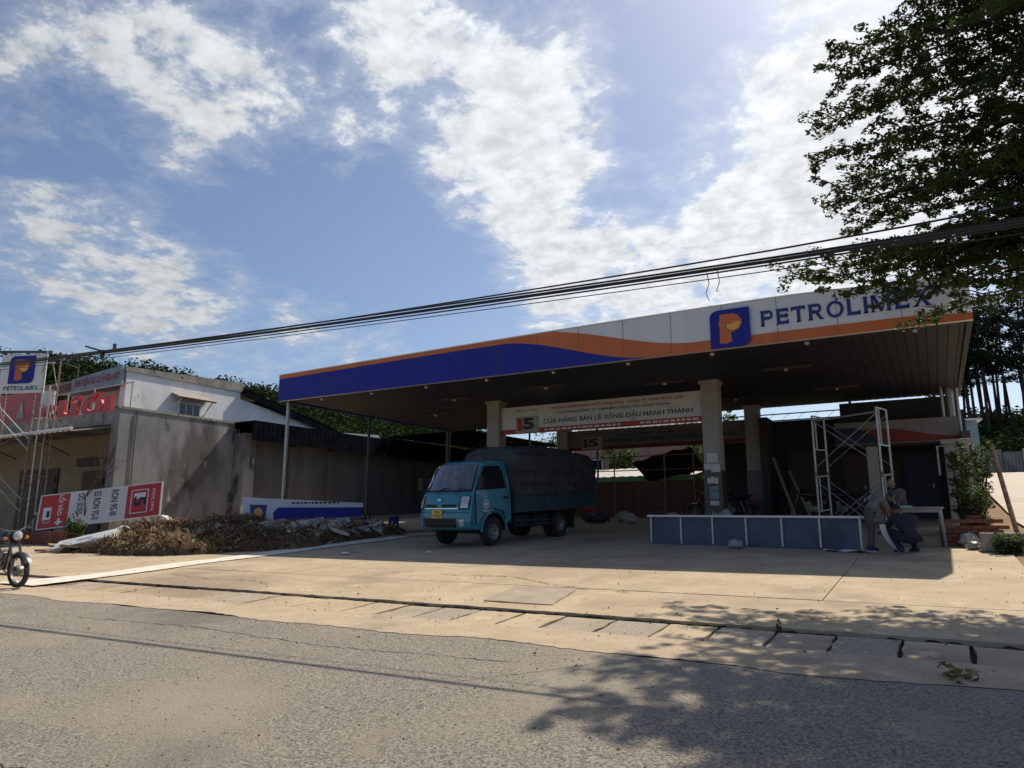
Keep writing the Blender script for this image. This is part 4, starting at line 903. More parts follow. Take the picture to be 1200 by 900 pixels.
# canvas: closed hood over the stakes, sagging between hoops and wrinkled
from mathutils import noise as MN
def hood(y, a):                           # a 0..1 round the section from one lower edge to the other
    t = (y + .70) / -3.66                 # 0 front .. 1 rear
    top = 2.36 + .07 * math.sin(math.pi * t) - .10 * smst(.5, 1, t) + .025 * math.sin(t * 19) - .16 * smst(.06, 0, t)
    low = 1.16 - .14 * smst(.18, 0, t) + .03 * math.sin(t * 23)
    hw = .965
    sec = [(-hw - .015, low), (-hw, 1.6), (-hw + .005, 1.95), (-hw + .05, top - .26), (-hw + .20, top - .09), (-.35, top - .015), (0, top), (.35, top - .015), (hw - .2, top - .09), (hw - .05, top - .26), (hw - .005, 1.95), (hw, 1.6), (hw + .015, low)]
    f = a * (len(sec) - 1); i = min(int(f), len(sec) - 2); f -= i
    x = lerp(sec[i][0], sec[i + 1][0], f); z = lerp(sec[i][1], sec[i + 1][1], f)
    w_ = MN.noise((x * 1.1, y * .9, z * 1.2)) * .05 + abs(MN.noise((x * 1.2 + 4, y * 3.4 + z * 1.1, z * .5))) * .06 + .02 * math.sin(z * 22 + 5 * MN.noise((y * 1.2, x, 3)))*(abs(x) > .8)
    s_ = 1 if x > 0 else -1
    return (x + (s_ * w_ if abs(x) > .7 else 0), y, z + (w_ if abs(x) <= .8 else w_ * .3))
NY, NA = 70, 96
mb = MB(); rows = [[hood(-.70 - 3.66 * i / NY, j / NA) for j in range(NA + 1)] for i in range(NY + 1)]; mb.grid(rows)
for i, fl in ((0, False), (NY, True)):
    r_ = rows[i]; n2 = NA // 2; lft = r_[:n2 + 1]; rgt = r_[n2:][::-1]; g = []
    for k in range(n2 + 1):
        a, b = Vector(lft[k]), Vector(rgt[k]); row = []
        for q in range(17):
            p = a.lerp(b, q / 16); d_ = .03 * math.sin(q / 16 * math.pi) + MN.noise((p.x * 2.2, i, p.z * 1.6)) * .035 + .015 * math.sin(p.x * 16 + 3 * MN.noise((p.z, p.x, 0))); row.append((p.x, p.y + (d_ if i == 0 else -d_) * (0 < q < 16), p.z))
        g.append(row)
    mb.grid(g)
P('canvas_cover', mb, mt['tarp'], truck, local=True, smooth=50)
for y in (-1.5, -2.4, -3.3): P('tie_rope', MB().tube([(Vector(hood(y, j / 40)) * 1.0 + Vector(hood(y, j / 40)).normalized() * .0 + Vector((0, 0, .008))) for j in range(0, 41)], .008, 5), mt['chassis'], truck, local=True)
stand(truck, -10.03, 15.05, R(170.8))

# ------------------------------------------------------------------ motorcycle
mt['bikepaint'] = mk('motorcycle_dark_paint', (.02, .022, .025), None, .3, .1, coat=.4)
mt['engine'] = mk('engine_alloy', (.30, .29, .27), (.2, .19, .18), .45, .8, 12)
mt['seatvinyl'] = mk('black_vinyl', (.015, .015, .015), None, .5)
mt['bikemetal'] = mk('dull_bike_metal', (.2, .19, .175), (.13, .12, .11), .4, .8, 20)
def motorbike(label, group=None, detail=True):
    b = thing('motorcycle', label, 'motorcycle', group=group)
    for y in (0, -1.24):
        r = .285
        w = P('wheel', MB().lathe([(.05, -.05), (.055, 0), (.05, .05)], (0, y, r), (1, 0, 0), 14), mt['engine'], b, local=True, smooth=40)
        m = MB(); kk = 24
        for i in range(kk + 1): pass
        P('tyre', MB().lathe([(.225, -.03), (.25, -.042), (.275, -.035), (.285, 0), (.275, .035), (.25, .042), (.225, .03), (.225, -.03)], (0, y, r), (1, 0, 0), 36), mt['tyre'], w, local=True, smooth=50)
        P('rim', MB().lathe([(.227, -.025), (.205, -.02), (.205, .02), (.227, .025)], (0, y, r), (1, 0, 0), 36), mt['bikemetal'], w, local=True, smooth=50)
        for i in range(12 if detail else 0):
            a = 2 * math.pi * i / 12; s_ = .03 * (1 if i % 2 else -1); P('spoke', MB().tube([(s_, y + .05 * math.cos(a), r + .05 * math.sin(a)), (0, y + .21 * math.cos(a + .3 * (1 if i % 2 else -1)), r + .21 * math.sin(a + .3 * (1 if i % 2 else -1)))], .0035, 4), mt['bikemetal'], w, local=True)
        P('drum_brake', MB().lathe([(0, -.055), (.075, -.055), (.085, -.03), (.085, .03), (.075, .055), (0, .055)], (0, y, r), (1, 0, 0), 18), mt['engine'], w, local=True, smooth=40)
    for s_ in (-1, 1):
        P('fork', MB().tube([(s_ * .075, .0, .285), (s_ * .075, -.12, .62), (s_ * .075, -.22, .90)], [.022, .022, .026], 8), mt['bikemetal'], b, local=True, smooth=40)
        P('shock', MB().tube([(s_ * .12, -1.2, .32), (s_ * .12, -1.05, .66)], .028, 8), mt['bikemetal'], b, local=True, smooth=40)
        P('foot_peg', MB().tube([(s_ * .1, -.62, .28), (s_ * .28, -.62, .28)], .016, 6), mt['chassis'], b, local=True)
        mr_ = P('mirror', MB().lathe([(0, 0), (.05, .004), (.055, .012), (0, .03)], (s_ * .33, -.22, 1.18), (0, 1, 0), 14), mt['chassis'], b, local=True); P('mirror_stem', MB().tube([(s_ * .24, -.24, .98), (s_ * .30, -.22, 1.1), (s_ * .33, -.215, 1.17)], .006, 5), mt['bikemetal'], mr_, local=True)
        P('indicator', MB().lathe([(0, -.02), (.03, -.01), (.03, .02), (0, .03)], (s_ * .17, -.13, .82), (0, 1, 0), 10), mt['amber'], b, local=True)
    P('front_fender', MB().grid([[(x, .315 * math.cos(R(a)), .285 + .315 * math.sin(R(a)) - .02 * abs(x) / .06) for a in range(25, 150, 10)] for x in (-.06, -.03, 0, .03, .06)]), mt['bikepaint'], b, local=True, smooth=50)
    P('rear_fender', MB().grid([[(x, -1.24 + .33 * math.cos(R(a)), .285 + .33 * math.sin(R(a))) for a in range(20, 170, 10)] for x in (-.07, 0, .07)]), mt['bikepaint'], b, local=True, smooth=50)
    hl = P('headlight', MB().lathe([(0, -.12), (.07, -.09), (.085, 0), (.088, .03), (.08, .035)], (0, -.10, .86), (0, 1, 0), 18), mt['chassis'], b, local=True, smooth=40); P('lens', MB().lathe([(.08, .03), (.05, .045), (0, .05)], (0, -.10, .86), (0, 1, 0), 18), mt['lamp'], hl, local=True, smooth=40)
    P('handlebar', MB().tube([(-.34, -.34, .97), (-.22, -.25, .99), (-.08, -.21, .93), (.08, -.21, .93), (.22, -.25, .99), (.34, -.34, .97)], .012, 8), mt['bikemetal'], b, local=True, smooth=40)
    for s_ in (-1, 1): P('grip', MB().tube([(s_ * .24, -.265, .988), (s_ * .35, -.347, .968)], .018, 8), mt['seatvinyl'], b, local=True)
    sec = [(-.22, .80, .05, .07), (-.30, .82, .10, .11), (-.45, .83, .125, .12), (-.60, .79, .11, .10), (-.70, .75, .07, .07)]
    P('fuel_tank', MB().grid([[(w * math.cos(R(a)), y, z + h * math.sin(R(a)) * (1 if math.sin(R(a)) > 0 else .8)) for a in range(0, 361, 20)] for y, z, w, h in sec]), mt['bikepaint'], b, local=True, smooth=60)
    sec = [(-.62, .77, .08, .03), (-.75, .77, .12, .05), (-1.0, .78, .13, .055), (-1.25, .82, .12, .05), (-1.36, .84, .06, .03)]
    P('seat', MB().grid([[(w * math.cos(R(a)), y, z + h * math.sin(R(a))) for a in range(0, 361, 20)] for y, z, w, h in sec]), mt['seatvinyl'], b, local=True, smooth=60)
    P('frame', MB().tube([(0, -.2, .86), (0, -.3, .62), (0, -.42, .30), (0, -.8, .28)], .022, 8).tube([(0, -.25, .76), (0, -.75, .70), (0, -1.3, .76)], .02, 8).tube([(.08, -.8, .3), (.08, -1.24, .285)], .02, 6).tube([(-.08, -.8, .3), (-.08, -1.24, .285)], .02, 6), mt['chassis'], b, local=True, smooth=40)
    P('engine', MB().box((0, -.6, .38), (.22, .34, .2)).lathe([(.0, -.13), (.10, -.12), (.11, .12), (0, .13)], (0, -.68, .37), (1, 0, 0), 16).box((0, -.47, .52), (.14, .16, .18), (-.35, 0, 0)), mt['engine'], b, local=True, bevel=.015)
    P('exhaust', MB().tube([(.09, -.42, .45), (.12, -.36, .32), (.13, -.5, .24), (.14, -.9, .25), (.15, -1.45, .32)], [.018, .018, .02, .035, .038], 8), mt['bikemetal'], b, local=True, smooth=40)
    P('side_cover', MB().box((0, -.88, .60), (.2, .26, .2)), mt['bikepaint'], b, local=True, bevel=.03)
    P('rear_lamp', MB().box((0, -1.5, .72), (.12, .06, .08)), mt['red'], b, local=True, bevel=.01)
    P('kickstand', MB().tube([(-.1, -.66, .28), (-.26, -.6, .0)], .013, 6), mt['bikemetal'], b, local=True)
    return b
bike = motorbike('dark motorcycle with spoked front wheel at the road edge by the white strip')
stand(bike, -13.42, 6.55, R(-88))
bike2 = motorbike('dark motorcycle parked in the deep shade beside the rear column', detail=False)
stand(bike2, -6.2, 24.2, R(60))
for k, (x, y, a, lab) in enumerate(((-7.1, 24.6, 80, 'dark motorcycle parked in front of the dark end of the boundary wall'), (-3.9, 24.1, 100, 'dark motorcycle parked before the shop wall beside the leaning planks'), (-3.0, 24.3, 70, 'dark motorcycle parked between leaning planks and scaffold'))):
    c = copy_tree(bike2); c['label'] = lab; stand(c, x, y, R(a))

# ------------------------------------------------------------------ upturned fascia panel on the forecourt
pa, pb = Vector((-5.72, 16.18, 0)), Vector((-1.30, 15.45, 0)); pa.z, pb.z = gz(0, pa.y), gz(0, pb.y)
pl = thing('fascia_frame_panel', 'long dark blue framed panel with white rails standing on edge on the forecourt', 'panel', tuple((pa + pb) / 2))
d_ = (pb - pa); Lp = d_.length; ux = d_.normalized(); uy = Vector((0, 0, 1)); un = Vector((ux.y, -ux.x, 0)).normalized(); un = -un if un.y > 0 else un
hh = .60
for i in range(6):
    a = Lp * i / 6; P('panel_sheet', MB().prism([(a + .02, .03), (a + Lp / 6 - .02, .03), (a + Lp / 6 - .02, hh), (a + .02, hh)], pa, ux, uy, -un, .02), mt['blueboard'], pl, fixn=True)
for i in range(7):
    a = Lp * i / 6; P('stud', MB().prism([(a - .02, .0), (a + .02, .0), (a + .02, hh), (a - .02, hh)], pa + un * .035, ux, uy, -un, .05), mt['steel'], pl, fixn=True)
P('top_rail', MB().prism([(-.06, hh + .0), (Lp + .04, hh + .0), (Lp + .04, hh + .045), (-.06, hh + .045)], pa + un * .10, ux, uy, -un, .34), mt['white'], pl, fixn=True)
P('bottom_rail', MB().prism([(-.03, 0.0), (Lp, .0), (Lp, .028), (-.03, .028)], pa + un * .045, ux, uy, -un, .1), mt['blueboard'], pl, fixn=True)

# ------------------------------------------------------------------ scaffold tower
sc = thing('scaffold_tower', 'two-lift tubular steel scaffold with crossed braces beside the workers', 'scaffold', (-1.6, 17.8, gz(0, 17.8)))
A0, A1 = Vector((-.92, 16.85, 0)), Vector((-.78, 17.85, 0)); B0, B1 = Vector((-2.36, 18.1, 0)), Vector((-2.22, 19.1, 0))
for q in (A0, A1, B0, B1): q.z = gz(0, q.y)
HL = 1.43; zt_ = max(A0.z, B1.z) + 2 * HL
for (p, q) in ((A0, A1), (B0, B1)):
    for k in range(2):
        zb = [p.z + k * HL, q.z + k * HL]
        zt = [z + HL - .02 for z in zb]
        for r_, z0, z1 in ((p, zb[0], zt[0]), (q, zb[1], zt[1])): P('upright', MB().tube([(r_.x, r_.y, z0 + (.02 if k else 0)), (r_.x, r_.y, z1)], .022, 8), mt['steel'], sc, smooth=40)
        for f in (.98, .42): P('ledger', MB().tube([(p.x, p.y, zb[0] + HL * f), (q.x, q.y, zb[1] + HL * f)], .018, 6), mt['steel'], sc)
        P('ladder_bar', MB().tube([(p.x * .75 + q.x * .25, p.y * .75 + q.y * .25, zb[0] + HL * .42), (p.x * .75 + q.x * .25, p.y * .75 + q.y * .25, zb[0] + HL * .98)], .014, 6), mt['steel'], sc)
    for r_ in (p, q): P('coupler', MB().tube([(r_.x, r_.y, r_.z + HL - .07), (r_.x, r_.y, r_.z + HL + .07)], .032, 8), mt['rust'], sc)
for (p, q) in ((A0, B0), (A1, B1)):
    for k in range(2):
        for (fa, fb) in ((.12, .9), (.9, .12)): P('cross_brace', MB().tube([(p.x, p.y, p.z + (k + fa) * HL), (q.x, q.y, q.z + (k + fb) * HL)], .012, 6), mt['steel'], sc)
P('top_tube', MB().tube([(A0.x, A0.y, A0.z + 2 * HL - .12), (B0.x, B0.y, B0.z + 2 * HL - .16)], .022, 8), mt['steel'], sc)

# ------------------------------------------------------------------ people
mt['skin'] = mk('skin', (.21, .115, .07), (.25, .14, .09), .6, 0, 10)
mt['hair'] = mk('black_hair', (.012, .011, .01), None, .6)
mt['shirt_grey'] = mk('grey_work_shirt', (.2, .19, .175), (.16, .15, .14), .9, 0, 6, bump=.3, bscale=18)
mt['trousers'] = mk('brown_grey_trousers', (.12, .098, .08), (.09, .075, .062), .9, 0, 6, bump=.3, bscale=15)
mt['navycloth'] = mk('navy_work_clothes', (.012, .015, .028), (.018, .02, .034), .85, 0, 6, bump=.3, bscale=15)
mt['beigecloth'] = mk('beige_work_shirt', (.15, .13, .1), (.12, .1, .08), .9, 0, 6, bump=.3, bscale=15)
mt['shoe'] = mk('dark_shoe', (.02, .025, .05), None, .6)
mt['cap'] = mk('beige_cap', (.2, .17, .13), None, .8)
def skin_mesh(nodes, edges, sub=2):
    me = bpy.data.meshes.new('b'); names = list(nodes); idx = {n_: i for i, n_ in enumerate(names)}
    me.from_pydata([nodes[n_][0] for n_ in names], [(idx[a], idx[b]) for a, b in edges], [])
    ob = bpy.data.objects.new('b', me); C.objects.link(ob); ob.modifiers.new('s', 'SKIN')
    lay = me.skin_vertices[0].data
    for n_ in names:
        r_ = nodes[n_][1]; r_ = r_ if isinstance(r_, tuple) else (r_, r_); lay[idx[n_]].radius = r_
    lay[0].use_root = True
    q = ob.modifiers.new('ss', 'SUBSURF'); q.levels = sub; q.render_levels = sub
    dg = bpy.context.evaluated_depsgraph_get(); dg.update(); e = bpy.data.meshes.new_from_object(ob.evaluated_get(dg))
    v = [x.co.copy() for x in e.vertices]; f = [tuple(p.vertices) for p in e.polygons]
    bpy.data.objects.remove(ob); bpy.data.meshes.remove(e); bpy.data.meshes.remove(me)
    return v, f
def person(label, J, clothes, hairkind, foot_dir, group=None):
    """J: joints in local metres (origin between the feet). clothes: dict region -> material index"""
    t = thing('person', label, 'person', group=group)
    V = {k: Vector(v) for k, v in J.items()}
    nodes = {'pelvis': (V['pelvis'], (.15, .12))}; edges = []
    def N(n_, r_, a): nodes[n_] = (V[n_], r_); edges.append((a, n_))
    V['waist'] = V['pelvis'].lerp(V['chest'], .45); V['neck'] = V['chest'].lerp(V['head'], .48)
    N('waist', (.14, .105), 'pelvis'); N('chest', (.165, .12), 'waist'); N('neck', .055, 'chest')
    for s_ in 'lr':
        V['sh' + s_] = V['sh' + s_]; N('sh' + s_, .075, 'chest'); N('el' + s_, .047, 'sh' + s_); N('wr' + s_, .032, 'el' + s_)
        V['hip' + s_] = V['hip' + s_]; N('hip' + s_, .095, 'pelvis'); N('kn' + s_, .066, 'hip' + s_); N('an' + s_, .045, 'kn' + s_)
        f = Vector(foot_dir[s_]) if isinstance(foot_dir, dict) else Vector(foot_dir)
        V['to' + s_] = V['an' + s_] + f * .17 + Vector((0, 0, -.045)); V['he' + s_] = V['an' + s_] - f * .05 + Vector((0, 0, -.05))
        N('to' + s_, (.04, .03), 'an' + s_); N('he' + s_, .035, 'an' + s_)
    v, f = skin_mesh(nodes, edges, 2)
    mb = MB(); mb.v = [tuple(p) for p in v]
    segs = [(a, b) for a, b in edges]
    def region(c):
        best, bn = 1e9, None
        for a, b in segs:
            p, q = V[a], V[b]; d_ = q - p; tt = max(0, min(1, (c - p).dot(d_) / max(d_.length_squared, 1e-9))); k = (p + d_ * tt - c).length - nodes[b][1][0] * .6 if isinstance(nodes[b][1], tuple) else (p + d_ * tt - c).length
            if k < best: best, bn, bt = k, (a, b), tt
        a, b = bn
        if b == 'neck': return 'skin' if bt > .45 else 'shirt'
        if b.startswith('to') or b.startswith('he'): return 'shoe'
        if b.startswith('an') or b.startswith('kn') or b.startswith('hip') or (b == 'waist' and bt < .35): return 'trousers'
        if b.startswith('wr'): return clothes.get('forearm', 'skin')
        if b.startswith('el'): return 'shirt' if bt < .75 or clothes.get('forearm') else 'skin'
        return 'shirt'
    keys = ['skin', 'shirt', 'trousers', 'shoe']
    for fc in f:
        c = sum((v[i] for i in fc), Vector()) / len(fc); mb.f.append(fc); mb.m.append(keys.index(region(c)))
    # hands: palm and five fingers
    for s_ in 'lr':
        w = V['wr' + s_]; d_ = (w - V['el' + s_]).normalized(); a = d_.orthogonal().normalized(); side = d_.cross(a)
        nd = {'w': (w - d_ * .02, (.03, .026)), 'p': (w + d_ * .075, (.04, .016))}; ed = [('w', 'p')]
        vv, ff = skin_mesh(nd, ed, 1); mb.cm = 0; mb.add(vv, ff)
        for k in range(4):
            b0 = w + d_ * .085 + side * (.027 - .018 * k); ln = (.075, .085, .08, .062)[k]
            cur = a * .35
            mb.tube([b0 - d_ * .02, b0 + d_ * ln * .4, b0 + (d_ + cur).normalized() * ln * .75, b0 + (d_ + cur * 2.2).normalized() * ln], [.0095, .009, .0085, .006], 6)
        b0 = w + d_ * .03 + side * .03
        mb.tube([b0, b0 + (d_ * .6 + side).normalized() * .04, b0 + (d_ * 1.1 + side * .7).normalized() * .075], [.012, .0105, .007], 6)
    # head with face
    hd = V['head']; fwd = Vector(J['look']).normalized(); upv = (hd - V['neck']).normalized(); rt_ = fwd.cross(upv).normalized(); upv = rt_.cross(fwd).normalized()
    rows = []
    for i in range(15):
        th = math.pi * i / 14; row = []
        for j in range(25):
            ph = 2 * math.pi * j / 24; x, y, z = math.sin(th) * math.sin(ph), math.sin(th) * math.cos(ph), math.cos(th)
            w_ = .074 * (1 - .18 * max(0, -z)); p = Vector((x * w_, y * .092, z * .115))
            if y > .5 and -.25 < z < .15: p.y += .018 * max(0, 1 - abs(x) * 5) * (1 - abs(z + .08) * 4 if abs(z + .08) < .25 else 0)
            if y > .6 and .02 < z < .22 and .2 < abs(x) < .6: p.y -= .006
            if z < -.55 and y > 0: p.y += .012
            row.append(hd + rt_ * p.x + fwd * p.y + upv * p.z)
        rows.append(row)
    mb.cm = 0; mb.grid(rows)
    for s_ in (-1, 1): mb.lathe([(0, -.008), (.025, -.006), (.03, 0), (.02, .01), (0, .012)], hd + rt_ * s_ * .074 - upv * .005, rt_ * s_, 8)
    body = P('body', mb, [mt['skin'], mt[clothes['shirt']], mt[clothes['trousers']], mt['shoe']], t, local=True, smooth=60)
    m = MB()
    for s_ in (-1, 1): m.lathe([(.011, 0), (.008, .006), (0, .008)], hd + rt_ * s_ * .032 + fwd * .078 + upv * .012, fwd, 8)
    P('eyes', m, mt['hair'], body, local=True)
    P('mouth', MB().box(hd + fwd * .086 - upv * .055, (.04, .008, .008), Matrix((rt_, fwd, upv)).transposed()), mt['brick'], body, local=True)
    rows = []
    for i in range(9):
        th = math.pi * .62 * i / 8; row = []
        for j in range(25):
            ph = 2 * math.pi * j / 24; y = math.cos(ph); lim = 1 - .42 * max(0, y) ; tt = th * lim
            k = 1.0 + random.uniform(-.015, .03)
            row.append(hd + (rt_ * math.sin(tt) * math.sin(ph) * .082 + fwd * (math.sin(tt) * y * .10 - .004) + upv * (math.cos(tt) * .124)) * k)
        rows.append(row)
    P('cap' if hairkind == 'cap' else 'hair', MB().grid(rows), mt['cap'] if hairkind == 'cap' else mt['hair'], t, local=True, smooth=60)
    if hairkind == 'cap': P('cap_peak', MB().grid([[hd + rt_ * (.07 * math.sin(R(a)) * k2) + fwd * (.085 + .07 * (k2 - .7) / .3 * math.cos(R(a)) * 1.0) + upv * (.045 - .02 * k2) for a in range(-80, 81, 20)] for k2 in (.7, 1.0)]), mt['cap'], t, local=True)
    return t
# bending worker in a grey printed shirt
p1 = person('worker in grey printed T-shirt and brown trousers bending beside the framed panel',
    dict(pelvis=(0, 0, .93), chest=(.24, .16, 1.22), head=(.50, .36, 1.26), look=(.5, .4, -.9), shl=(.14, .30, 1.24), shr=(.33, .02, 1.22), ell=(.34, .40, .98), elr=(.46, .12, .95), wrl=(.44, .46, .74), wrr=(.54, .26, .70),
         hipl=(-.03, .10, .90), hipr=(.04, -.10, .90), knl=(.02, .13, .50), knr=(.08, -.12, .50), anl=(-.04, .16, .09), anr=(.04, -.13, .09)), dict(shirt='shirt_grey', trousers='trousers'), 'hair', (.8, .6, 0))
# local x/y here are world directions; tag on the shirt back
p1.scale = (.8, .8, .8); p1.location = (-1.14, 15.22, gz(0, 15.22))
m = MB(); text(m, '12', (.02, -.075, 1.19), Vector((.80, -.35, .35)).normalized(), Vector((.35, .12, .9)).normalized(), -.09, .09, -.0, .1, .03); P('shirt_print', m, mt['cream'], p1, local=True)
p2 = person('worker in dark navy clothes squatting on the concrete by the scaffold foot',
    dict(pelvis=(.16, .0, .28), chest=(.06, .16, .66), head=(-.06, .34, .86), look=(-.7, .6, -.45), shl=(-.12, .12, .68), shr=(.25, .24, .67), ell=(-.28, .30, .46), elr=(.12, .48, .46), wrl=(-.36, .46, .40), wrr=(-.10, .58, .38),
         hipl=(.06, -.06, .27), hipr=(.26, .06, .27), knl=(-.24, .18, .48), knr=(.05, .42, .48), anl=(-.02, -.02, .09), anr=(.22, .14, .09)), dict(shirt='navycloth', trousers='navycloth', forearm='shirt'), 'hair', (-.75, .65, 0))
p2.scale = (1.0, 1.0, .92); p2.location = (-.60, 15.0, gz(0, 15.0))
p3 = person('worker in beige shirt and cap stooping behind the scaffold upright',
    dict(pelvis=(.10, .05, .88), chest=(-.04, -.02, 1.25), head=(-.14, -.16, 1.47), look=(-.6, -.6, -.6), shl=(.10, -.16, 1.28), shr=(-.18, .12, 1.28), ell=(0.0, -.28, 1.03), elr=(-.30, -.02, 1.02), wrl=(-.14, -.34, .84), wrr=(-.36, -.18, .82),
         hipl=(.15, -.05, .85), hipr=(.04, .14, .85), knl=(.06, -.08, .47), knr=(-.03, .12, .47), anl=(.14, -.06, .09), anr=(.06, .16, .09)), dict(shirt='beigecloth', trousers='trousers', forearm='shirt'), 'cap', (-.75, -.65, 0))
p3.scale = (.82, .82, .82); p3.location = (-.66, 16.95, gz(0, 16.95))
# white curled sheet held by the workers
m = MB(); m.grid([[(-.93 + .26 * (i / 8) ** 2.2 + .028 * j, 14.86 + .12 * (i / 8) + .05 * j, gz(0, 14.95) + .50 - .48 * (i / 8) + .02) for i in range(9)] for j in range(4)])
o = solo('curled_white_sheet', m, mt['white'], 'narrow curled white sheet held upright between the two workers', 'sheet', (-.9, 14.9, gz(0, 14.9))); q = o.modifiers.new('t', 'SOLIDIFY'); q.thickness = .004
m = MB(); m.grid([[(-1.95 + .9 * i / 10, 15.10 + .1 * j - .02 * i, gz(0, 15.2) + .02 + .02 * math.sin(i * 1.1 + j)) for i in range(11)] for j in range(4)])
o = solo('white_plastic_offcut', m, mt['white'], 'flat white plastic offcut on the concrete at the foot of the framed panel', 'sheet', (-1.5, 15.2, gz(0, 15.2))); q = o.modifiers.new('t', 'SOLIDIFY'); q.thickness = .004

# ------------------------------------------------------------------ white plastic table and clutter by the lane
mt['plastic'] = mk('white_plastic', (.36, .36, .345), (.3, .3, .29), .5, 0, 3)
tb = thing('plastic_table', 'white plastic table with splayed legs behind the squatting worker', 'table', (-.25, 16.9, gz(0, 16.9)))
tz = gz(0, 16.9)
P('table_top', MB().mm(-.72, .12, 16.45, 17.35, tz + .70, tz + .735), mt['plastic'], tb, bevel=.012)
P('apron', MB().mm(-.66, .06, 16.5, 16.52, tz + .63, tz + .699).mm(-.66, .06, 17.28, 17.3, tz + .63, tz + .699).mm(-.66, -.64, 16.521, 17.279, tz + .63, tz + .699).mm(.04, .06, 16.521, 17.279, tz + .63, tz + .699), mt['plastic'], tb)
for (a, b) in ((-.64, 16.53), (.04, 16.53), (-.64, 17.27), (.04, 17.27)): P('leg', MB().tube([(a, b, tz + .70), (a + (.05 if a > -.3 else -.05), b + (.04 if b > 17 else -.04), gz(0, b))], [.04, .025], 8), mt['plastic'], tb)
m = MB().box((-.55, 16.6, tz + .75), (.22, .16, .02), (0, 0, .3)); solo('paper_packet', m, mt['white'], 'white paper packet lying on the plastic table top', 'packet', (-.55, 16.6, tz + .74))
# planks leaning
mt['plank'] = mk('raw_timber', (.24, .18, .12), (.3, .23, .16), .9, 0, 4, stretch=(8, 8, .7))
for k, (x, y, ln, lab) in enumerate(((-4.45, 24.52, 2.0, 'longer timber plank leaning against the shop wall near the rear column'), (-4.0, 24.6, 1.55, 'shorter timber plank leaning next to the longer one by the shop'))):
    a = Vector((x + .75, 23.6, gz(0, 23.6))); b = Vector((x, y, gz(0, y) + ln))
    solo('timber_plank', MB().tube([a, b], .06, 4), mt['plank'], lab, 'plank', tuple(a))
# ------------------------------------------------------------------ fallen price board
pb_ = thing('fallen_price_board', 'red and white fuel price board lying on its side against the garage', 'sign', (-24, 13.6, gz(0, 13.6)))
a = Vector((-25.45, 12.75, 1.22)); b = Vector((-22.1, 14.85, 1.70)); ux = (b - a).normalized(); Lb = (b - a).length
nb = Vector((.5, -.82, .28)).normalized(); uy = nb.cross(ux).normalized(); uy = -uy if uy.z < 0 else uy; nb = ux.cross(uy).normalized(); nb = -nb if nb.y > 0 else nb
hb = 1.16
rc = lambda x0, x1, y0, y1: [(x0, y0), (x1, y0), (x1, y1), (x0, y1)]
P('back_sheet', MB().prism(rc(0, Lb, 0, hb), a, ux, uy, -nb, .06), mt['steel'], pb_, fixn=True)
mt['pricewhite'] = mk('price_board_white', (.68, .68, .66), (.6, .6, .58), .55, 0, 3, stain=[((.42, .38, .32), 2, .62, .75)])
mt['pricered'] = mk('price_board_red', (.5, .045, .035), (.42, .04, .032), .55, 0, 3, stain=[((.3, .12, .09), 2.5, .6, .75)])
P('white_face', MB().flat(rc(.97, 2.84, .02, hb - .02), a + nb * .006, ux, uy), mt['pricewhite'], pb_)
P('red_face', MB().flat(rc(.04, .97, .02, hb - .02), a + nb * .006, ux, uy), mt['pricered'], pb_)
P('red_face', MB().flat(rc(2.84, Lb - .04, .02, hb - .02), a + nb * .006, ux, uy), mt['pricered'], pb_)
for r_ in (rc(0, Lb, -.015, .02), rc(0, Lb, hb - .02, hb + .015), rc(0, .04, .02, hb - .02), rc(Lb - .04, Lb, .02, hb - .02)): P('edge_strip', MB().prism(r_, a + nb * .012, ux, uy, -nb, .02), mt['white'], pb_, fixn=True)
tx, ty = -uy, ux                          # the board lies on its side: its own 'right' points down
def btext(s_, xc, y0, h_, w_, m_):
    m = MB(); text(m, s_, a + nb * .012 + uy * hb, tx, ty, y0, y0 + w_, xc, xc + h_, .02); P('lettering', m, mt[m_], pb_)
btext('DO (0,05S - II)', 1.18, .08, .26, 1.0, 'navy'); btext('E5 RON 92-II', 1.75, .08, .24, .96, 'navy'); btext('RON 95-III', 2.32, .08, .24, .9, 'navy')
btext('LỐI VÀO', .62, .06, .24, .7, 'white')
ar = MB(); oo = a + nb * .012 + uy * (hb - .86) + ux * .7
ar.flat([(-.05, .0), (.05, .0), (.05, .1), (.14, .1), (0, .24), (-.14, .1), (-.05, .1)], oo, ux, -uy); P('arrow', ar, mt['white'], pb_)
pu = MB(); pu.flat(rc(.16, .42, .3, .72), a + nb * .012, ux, uy); P('pump_symbol', pu, mt['white'], pb_); P('pump_window', MB().flat(rc(.28, .38, .38, .6), a + nb * .016, ux, uy), mt['navy'], pb_)
P('pump_hose', MB().tube([a + nb * .014 + ux * x + uy * y for x, y in ((.2, .3), (.22, .2), (.36, .2), (.44, .26))], .014, 5), mt['white'], pb_)
for r_ in (rc(2.98, 3.01, .16, .98), rc(3.52, 3.55, .16, .98), rc(2.98, 3.55, .16, .19), rc(2.98, 3.55, .95, .98)): P('logo_border', MB().flat(r_, a + nb * .012, ux, uy), mt['white'], pb_)
btext('PHÚC SƠN', 3.66, .2, .13, .76, 'white'); btext('5', 3.08, .42, .40, .34, 'navy')
m = MB(); m.flat(rc(3.08, 3.46, .66, .86), a + nb * .011, ux, uy); P('logo_block', m, mt['white'], pb_)
